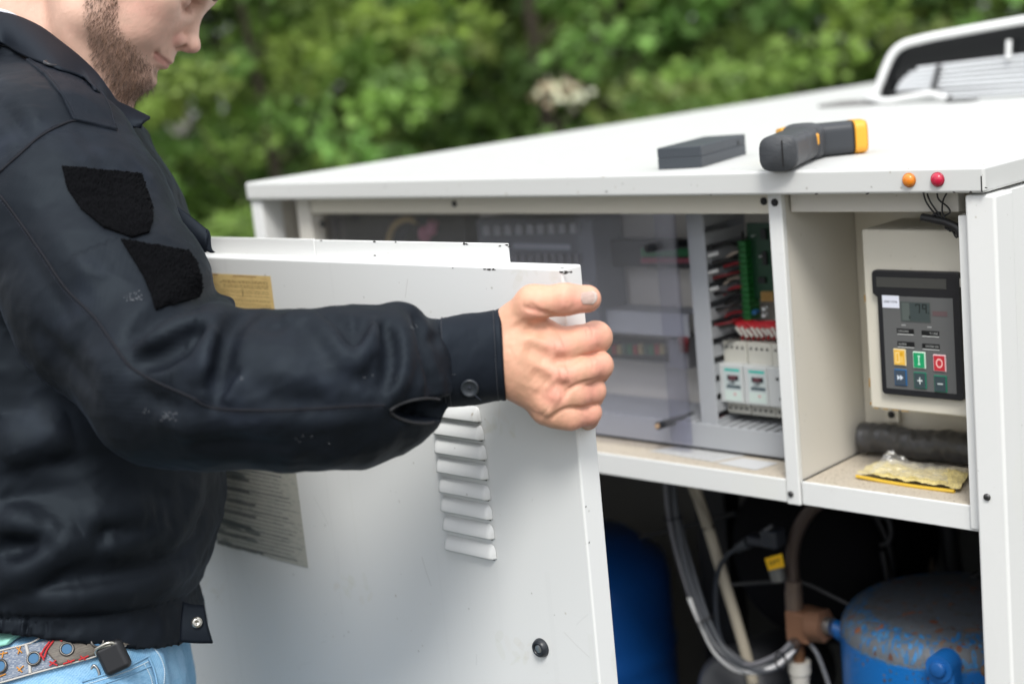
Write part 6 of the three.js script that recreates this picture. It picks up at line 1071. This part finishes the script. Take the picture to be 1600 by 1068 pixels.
paint(headG, (x, y, z) => {
  const [f, u, s] = toLocal(x, y, z), S = Math.abs(s), n = 0.5 * N3(x * 60, y * 60, z * 60) + 0.35 * N3(x * 190, y * 190, z * 190) + 0.25 * N3(x * 600, y * 600, z * 600);
  let c = [0.72, 0.46, 0.355]; const mix = (t, k) => { c = c.map((v, i) => v + (t[i] - v) * k); };
  mix([0.74, 0.38, 0.31], clamp01(0.35 * n + 0.45 * Math.exp(-(((f + 40) / 26) ** 2 + ((u - 14) / 22) ** 2))));            // cheek
  mix([0.76, 0.33, 0.28], clamp01(0.8 * Math.exp(-(((f + 9) / 9) ** 2 + ((u - 7) / 7) ** 2 + ((S - 14) / 8) ** 2)) + 0.5 * Math.exp(-((Math.hypot(f - 12, u - 9, S) / 9) ** 2)))); // nose
  const t = clamp01(S / 25), onLip = sstep(6.5, 3.6, Math.hypot((f + 1 + 15 * t * t) * 0.9, (u + 18.4) * 1.1)) * (S < 24 ? 1 : 0); mix([0.5, 0.21, 0.18], 0.75 * onLip);
  mix([0.40, 0.25, 0.19], 0.35 * inBeard(f, u, S));                                                                          // close-cropped stubble
  if (u > 36 && u < 52 && S > 16 && S < 44 && f > -16) mix([0.42, 0.2, 0.16], 0.35);
  return c.map(v => v * (1 + 0.15 * n));
});
const nose = 0;
const body = part('body', [world(headG), world(hg), nail].map(g => { for (const k of ['uv']) if (!g.attributes[k]) g.setAttribute(k, new THREE.Float32BufferAttribute(new Float32Array(g.attributes.position.count * 2), 2)); return g; }), skin, man);
// --- beard: single short hairs ---
{
  const p = headG.attributes.position, ix = headG.index.array, pos = [], col = [], idx = []; const inv = camM.clone().invert();
  const tri = []; const q = V(0, 0, 0);
  // headG is already in the world; read it back in the head's own axes
  const o = origin(body); const L = i => { q.set(p.getX(i), p.getY(i), p.getZ(i)).applyMatrix4(inv); return toLocal(q.x, q.y, q.z); };
  for (let t = 0; t < ix.length; t += 3) { const a = L(ix[t]); if (a[2] < -20) continue; const k = inBeard(a[0], a[1], Math.abs(a[2])); if (k > 0.05) tri.push([t, k]); }
  const push = (P, w, dir, len, c) => { // a bent, tapering blade
    const side = w, b = pos.length / 3, bend = [rr(-1, 1) * 0.25, rr(-1, 1) * 0.25, rr(-1, 1) * 0.25], hw = rr(0.11, 0.2);
    for (let k = 0; k < 4; k++) { const t = k / 3, W = hw * (1 - 0.85 * t), X = [0, 1, 2].map(i => P[i] + dir[i] * len * t + bend[i] * len * t * t); const A = toWorld(toCam(X[0] + side[0] * W, X[1] + side[1] * W, X[2] + side[2] * W)), B = toWorld(toCam(X[0] - side[0] * W, X[1] - side[1] * W, X[2] - side[2] * W)); pos.push(A.x, A.y, A.z, B.x, B.y, B.z); for (let m = 0; m < 2; m++) col.push(...c.map(v => v * (1 + 0.5 * t))); }
    for (let k = 0; k < 3; k++) { const a = b + k * 2; idx.push(a, a + 2, a + 1, a + 1, a + 2, a + 3); }
  };
  let made = 0; for (let tries = 0; tries < 90000 && made < 9000; tries++) {
    const [t, k] = tri[Math.floor(rnd() * tri.length)]; if (rnd() > k * (0.25 + 0.75 * k)) continue; const a = L(ix[t]), b = L(ix[t + 1]), c = L(ix[t + 2]); let u = rnd(), v = rnd(); if (u + v > 1) { u = 1 - u; v = 1 - v; }
    const P = [0, 1, 2].map(i => a[i] + (b[i] - a[i]) * u + (c[i] - a[i]) * v); const gl = grad(headL, P[0], P[1], P[2], 0.6);
    const chin = sstep(-60, -20, P[0]); let dir = [gl[0] * 0.55 + (0.15 + 0.25 * N3(P[0] * 0.08, P[1] * 0.08, P[2] * 0.08)) + rr(-0.28, 0.28), gl[1] * 0.5 - 0.85 + rr(-0.28, 0.28), gl[2] * 0.55 + rr(-0.3, 0.3) - 0.1 + 0.25 * N3(P[0] * 0.06, P[1] * 0.06, 4)]; const l = Math.hypot(...dir); dir = dir.map(v => v / l);
    let w = [dir[1] * gl[2] - dir[2] * gl[1], dir[2] * gl[0] - dir[0] * gl[2], dir[0] * gl[1] - dir[1] * gl[0]]; const wl = Math.hypot(...w) || 1; w = w.map(v => v / wl);
    const m = rnd(), tone = rr(0.6, 1.3); push(P.map((v, i) => v - gl[i] * 0.2), w, dir, (3.6 + 5.6 * k * rnd()) * (0.8 + 0.5 * chin), m < 0.25 ? [0.16 * tone, 0.085 * tone, 0.045 * tone] : [0.075 * tone, 0.042 * tone, 0.026 * tone]); made++;
  }
  const g = new THREE.BufferGeometry(); g.setAttribute('position', new THREE.Float32BufferAttribute(pos, 3)); g.setAttribute('color', new THREE.Float32BufferAttribute(col, 3)); g.setIndex(idx); g.computeVertexNormals();
  part('beard', g, std(1, 1, 1, 0.55, 0, { vertexColors: true }), man).userData.kind = 'stuff';
  // brow, lashes and the cropped hair of the head (mostly above the picture)
  const p2 = [], c2 = [], i2 = []; pos.length = 0; col.length = 0; idx.length = 0;
  for (const sg of [1, -1]) { for (let i = 0; i < 60; i++) { const s = rr(19, 43), P = [-12.5 - (s - 31) * (s - 31) * 0.035, 41.5 + rr(-0.5, 0.6), s * sg]; push(P, [0, 0, 1], [0.8, -0.35 + rr(-0.1, 0.1), rr(-0.2, 0.3) * sg], rr(5, 8), [0.02, 0.014, 0.01]); } for (let i = 0; i < 260; i++) { const s = rr(10, 46), P = [-8 - (s - 18) * (s - 18) * 0.012, 62 + rr(-3.5, 3.5) - Math.max(0, s - 34) * 0.3, s * sg]; push(P, [0, 1, 0], [0.35, 0.1, 0.9 * sg], rr(5, 9), [0.06, 0.035, 0.02]); } }
  const g3 = new THREE.BufferGeometry(); g3.setAttribute('position', new THREE.Float32BufferAttribute(pos.slice(), 3)); g3.setAttribute('color', new THREE.Float32BufferAttribute(col.slice(), 3)); g3.setIndex(idx.slice()); g3.computeVertexNormals(); part('eyelashes', g3, std(1, 1, 1, 0.6, 0, { vertexColors: true }), man).userData.kind = 'stuff';
  // ear and hair cap
  const hairF = (f, u, s) => Math.max(ellip(f, u, s, [-99, 88, 0], [98, 89, 81]) + 0.6 * N3(f * 0.3, u * 0.3, s * 0.3), -(u - 30 + (f + 60) * 0.55), (f + 30) - (u - 90) * 0.15);
  const hc = mesh((x, y, z) => { const l = toLocal(x, y, z); return hairF(...l) * 0.001; }, hl.map((v, i) => v - 0.03), hh.map((v, i) => v + (i === 2 ? 0.03 : 0.02)), 0.006); part('hair', world(hc), std(0.05, 0.03, 0.018, 0.8), man);
  const earF = (f, u, s) => { const e = ellip(f * 0.97 + u * 0.2, u * 0.97 - f * 0.2, Math.abs(s), [-94, 58, 78], [17, 31, 9]); return smax(e, -ellip(f, u, Math.abs(s), [-98, 42, 86], [9, 18, 8]), 4); };
  const eg = mesh((x, y, z) => { const l = toLocal(x, y, z); return earF(...l) * 0.001; }, hl.map(v => v - 0.03), hh.map(v => v + 0.04), 0.004); paint(eg, () => [0.62, 0.35, 0.28]); part('ears', world(eg), skin, man);
}
// --- undershirt rim, jeans, belt ---
part('shirt_rim', strip([[-60, 8, 1.512], [-20, 10, 1.504], [6, 14, 1.50], [24, 22, 1.496]], [[-60, 18, 1.512], [-20, 19, 1.504], [6, 24, 1.50], [26, 30, 1.496]], 0.002, 20, 3), std(0.6, 0.62, 0.68, 0.7), man);
const down = V(0, -1, 0).applyQuaternion(camQ.clone().invert());
const hipR = cs(120, 1110, 1.475), hipL = cs(120, 1110, 1.635), leg = (h, k, dx = 0) => [h[0] + down.x * k + dx, h[1] + down.y * k, h[2] + down.z * k];
const hipLen = camP.y + 0; // heights
const kR = leg(hipR, 0.42, 0.02), kL = leg(hipL, 0.42, 0.05), wy = p => toWorld(p).y; const fR = leg(kR, Math.max(0.2, wy(kR) - GY - 0.10), -0.03), fL = leg(kL, Math.max(0.2, wy(kL) - GY - 0.10), 0.02);
const jeansP = [[960, 105, 172, 1.555, 0.148], [1000, 106, 178, 1.555, 0.152], [1068, 108, 187, 1.555, 0.158], [1200, 112, 190, 1.555, 0.162]].map(([y, c, a, d, b]) => [-(y - CY) / F * 1.56, (c - CX) / F * 1.56, R_(a, 1.56), -d, b]);
function jeansBase(x, y, z) {
  let i = 0; while (i < 2 && jeansP[i + 1][0] > y) i++; const a = jeansP[i], b = jeansP[i + 1], t = clamp01((a[0] - y) / (a[0] - b[0])), m = k => a[k] + (b[k] - a[k]) * t;
  const X = Math.abs((x - m(1)) / m(2)), Z = Math.abs((z - m(3)) / m(4)); let d = (Math.pow(X ** 2.3 + Z ** 2.3, 1 / 2.3) - 1) * 0.11; d = Math.max(d, y - jeansP[0][0], jeansP[3][0] - y);
  d = smin(d, cone(x, y, z, hipR, kR, 0.088, 0.066), 0.05); d = smin(d, cone(x, y, z, hipL, kL, 0.088, 0.066), 0.05); d = smin(d, cone(x, y, z, kR, fR, 0.066, 0.052), 0.02); return smin(d, cone(x, y, z, kL, fL, 0.066, 0.052), 0.02);
}
const jeansFolds = folds(jeansBase, [[-0.004, 0.01, [[255, 1010], [268, 1040], [276, 1075]]], [0.004, 0.008, [[238, 1010], [250, 1035], [254, 1068]]], [0.003, 0.006, [[272, 1005], [284, 1030], [286, 1068]]]], 1.4);
const jeansF = (x, y, z) => { let d = jeansBase(x, y, z); if (d < 0.02) d -= jeansFolds(x, y, z) + 0.0015 * N3(x * 30, y * 24, z * 30); return d; };
const denim = tex(512, 512, (g, w, h) => { g.fillStyle = '#86b3d0'; g.fillRect(0, 0, w, h); for (let i = 0; i < 60; i++) { g.globalAlpha = 0.13; g.fillStyle = rnd() < 0.5 ? '#bfdcec' : '#3f78aa'; g.beginPath(); g.ellipse(rr(0, w), rr(0, h), rr(20, 90), rr(10, 60), rr(0, 3), 0, 7); g.fill(); } for (let j = 0; j < h; j += 3) for (let i = 0; i < w; i += 3) { g.globalAlpha = 0.22 * rnd(); g.fillStyle = ((i + j) / 3) % 3 < 1 ? '#d7e8f5' : '#2a5f94'; g.fillRect(i, j, 3, 3); } }, { repeat: [6, 6] });
const jm = phy(0.85, 0.9, 0.95, 0.85, { map: denim, bumpMap: weave, bumpScale: 0.0003 });
{
  const lo = [-0.68, Math.min(fR[1], fL[1]) - 0.07, -1.86], hi = [-0.26, jeansP[0][0] + 0.01, -1.2]; const g = mesh(jeansF, lo, hi, 0.009), p = g.attributes.position, uv = []; for (let i = 0; i < p.count; i++) uv.push(Math.atan2(p.getX(i) - jeansP[1][1], p.getZ(i) + 1.555) * 0.16, p.getY(i)); g.setAttribute('uv', new THREE.Float32BufferAttribute(uv, 2));
  const jeans = part('jeans', world(g), jm, man), pale = std(0.5, 0.62, 0.7, 0.9);
  part('pocket', sheetOn(jeansF, [[128, 1066], [110, 1090], [104, 1120]], [[228, 1027], [240, 1060], [244, 1110]], 30, 14, 0.0018, 0.003), jm, jeans);
  part('pocket_hem', [cordOn(jeansF, [[126, 1064], [160, 1054], [196, 1041], [228, 1025]], 0.0011, 0.002), cordOn(jeansF, [[128, 1076], [164, 1066], [200, 1053], [232, 1040]], 0.0009, 0.002), cordOn(jeansF, [[228, 1025], [238, 1050], [243, 1080]], 0.0011, 0.002)], jm, jeans);
  part('seam_stitches', [stitchesOn(jeansF, [[234, 1006], [248, 1024], [255, 1045], [254, 1068]], 3.2, 2.4, 0.0006), stitchesOn(jeansF, [[127, 1070], [163, 1059], [198, 1047], [230, 1032]], 3, 2.2, 0.0005, 0.0022), stitchesOn(jeansF, [[221, 1036], [231, 1056], [236, 1076]], 3, 2.2, 0.0005, 0.0022)], pale, jeans).userData.kind = 'stuff';
  // belt of patched denim and dark leather with metal eyelets
  const bd = tex(256, 128, (g, w, h) => { g.fillStyle = '#6f7886'; g.fillRect(0, 0, w, h); for (let j = 0; j < h; j += 3) for (let i = 0; i < w; i += 3) { g.globalAlpha = 0.5 * rnd(); g.fillStyle = rnd() < 0.5 ? '#4e5f7c' : '#c3c6c8'; g.fillRect(i, j, 3, 3); } }, { clamp: true });
  const lt = tex(256, 128, (g, w, h) => { g.fillStyle = '#5b554e'; g.fillRect(0, 0, w, h); for (let i = 0; i < 900; i++) { g.globalAlpha = 0.18; g.fillStyle = rnd() < 0.5 ? '#2e2a26' : '#8d867c'; g.fillRect(rr(0, w), rr(0, h), rr(2, 30), rr(1, 3)); } }, { clamp: true });
  const belt = part('belt', sheetOn(jeansF, [[-30, 1024], [-30, 1050], [-30, 1074]], [[210, 968], [210, 990], [210, 1006]], 60, 12, 0.0042, 0.0045), std(1, 1, 1, 0.85, 0, { map: bd }), man);
  part('leather_patch', sheetOn(jeansF, [[84, 996], [70, 1016], [92, 1040]], [[212, 964], [212, 986], [212, 1004]], 40, 12, 0.0058, 0.003), std(1, 1, 1, 0.6, 0, { map: lt }), belt);
  const red = std(0.42, 0.02, 0.025, 0.8), orange = std(0.5, 0.22, 0.04, 0.8), off = 0.0068;
  const st = (list, m, n, o = off) => part(n, [stitchesOn(jeansF, list[0], 9, 7, 0.0011, o), ...list.slice(1).map(l => stitchesOn(jeansF, l, 9, 7, 0.0011, o))], m, belt);
  part('belt_stitches', [cordOn(jeansF, [[78, 1002], [70, 1014], [64, 1026]], 0.0009, off, 16), cordOn(jeansF, [[84, 1000], [74, 1016], [70, 1028]], 0.0010, off, 16), cordOn(jeansF, [[90, 997], [96, 1002]], 0.0009, off, 8), cordOn(jeansF, [[64, 1020], [70, 1032]], 0.0008, off, 8), cordOn(jeansF, [[78, 1034], [90, 1040]], 0.0008, off, 8), cordOn(jeansF, [[78, 1041], [88, 1032]], 0.0008, off, 8), cordOn(jeansF, [[98, 1038], [114, 1032]], 0.0008, off, 8), cordOn(jeansF, [[104, 1032], [110, 1036]], 0.0007, off, 8), cordOn(jeansF, [[120, 1032], [134, 1026]], 0.0008, off, 8), cordOn(jeansF, [[122, 1026], [130, 1032]], 0.0007, off, 8)], red, belt).userData.kind = 'stuff';
  part('belt_stitches', [[[2, 1022], [14, 1020]], [[8, 1018], [6, 1028]], [[28, 1012], [36, 1020]], [[34, 1010], [30, 1022]], [[30, 1048], [38, 1040]], [[28, 1042], [36, 1050]], [[2, 1056], [12, 1052]]].map(l => cordOn(jeansF, l, 0.0007, 0.0052, 8)), orange, belt).userData.kind = 'stuff';
  part('belt_piping', [cordOn(jeansF, [[-30, 1024], [0, 1017], [32, 1009], [74, 996]], 0.0009, 0.0046), cordOn(jeansF, [[-30, 1073], [0, 1066], [42, 1055], [96, 1040], [149, 1025], [191, 1010]], 0.0009, 0.0046), cordOn(jeansF, [[42, 1006], [46, 1026], [48, 1052]], 0.0015, 0.005)], std(0.45, 0.44, 0.42, 0.85), belt);
  for (const [x, y] of [[5, 1041], [54, 1029], [103, 1015], [147, 1003]]) { const p = hit(jeansF, x, y); if (!p) continue; const g = grad(jeansF, ...p, 0.003), P = V(p[0] + g[0] * 0.0062, p[1] + g[1] * 0.0062, p[2] + g[2] * 0.0062); const e = part('eyelet', world(lathe([[0.0046, 0.0004], [0.0052, 0.0014], [0.0064, 0.0014], [0.007, 0]], P, V(...g), 24)), std(0.12, 0.115, 0.11, 0.35, 0.8), belt); part('eyelet_hole', world(lathe([[0.0001, 0.0003], [0.0046, 0.0003]], P, V(...g), 18)), std(0.05, 0.14, 0.26, 0.8), e); }
  // boots, out of the picture
  part('boots', [fR, fL].flatMap(f => { const w = toWorld(f); return [bx(w.x - 0.05, w.x + 0.05, GY, GY + 0.11, w.z - 0.13, w.z + 0.09, 0.03)]; }), std(0.02, 0.018, 0.016, 0.6), man);
  part('shirt_hem', sheetOn(jeansF, [[-30, 985], [-30, 1000], [-30, 1018]], [[46, 984], [40, 990], [14, 1006]], 20, 8, 0.006, 0.004), std(0.28, 0.62, 0.52, 0.8), man);
}
// key fob clipped to the belt
{
  const p = hit(jeansF, 170, 1032), g = grad(jeansF, ...p, 0.004), w = toWorld([p[0] + g[0] * 0.011, p[1] + g[1] * 0.011, p[2] + g[2] * 0.011]);
  const t = thing('key_fob', 'black rounded key fob clipped to the belt by a metal hook', 'key fob', w);
  const q = new THREE.Quaternion().setFromAxisAngle(V(0, 0, 1), 0.45), box = new RoundedBoxGeometry(0.026, 0.029, 0.013, 4, 0.005).applyQuaternion(q).translate(p[0] + g[0] * 0.013, p[1] + g[1] * 0.013, p[2] + g[2] * 0.013); uvBox(box);
  part('case', world(box), phy(0.012, 0.013, 0.016, 0.42), t);
  const hk = (L, r, m) => part('hook', world(tube(L.map(([x, y, d]) => V(...cs(x, y, -p[2] - g[2] * 0.012 - d))), r, 40, 8)), m, t);
  hk([[150, 1022, 0.003], [148, 1014, 0.006], [156, 1008, 0.008], [168, 1003, 0.008], [176, 1004, 0.006], [178, 1012, 0.004], [170, 1014, 0.003]], 0.0016, phy(0.6, 0.58, 0.52, 0.3, { metalness: 0.9 })); hk([[148, 1018, 0.001], [150, 1014, 0.004], [160, 1009, 0.006], [172, 1006, 0.006]], 0.0012, phy(0.6, 0.58, 0.52, 0.3, { metalness: 0.9 }));
  part('key_ring', world(tube([[143, 1040], [140, 1048], [146, 1056], [153, 1054], [151, 1044], [145, 1038]].map(([x, y]) => V(...cs(x, y, -p[2] - g[2] * 0.008 - 0.004))), 0.0014, 40, 8, true)), M.steel, t);
}
renderer.render(scene, camera);
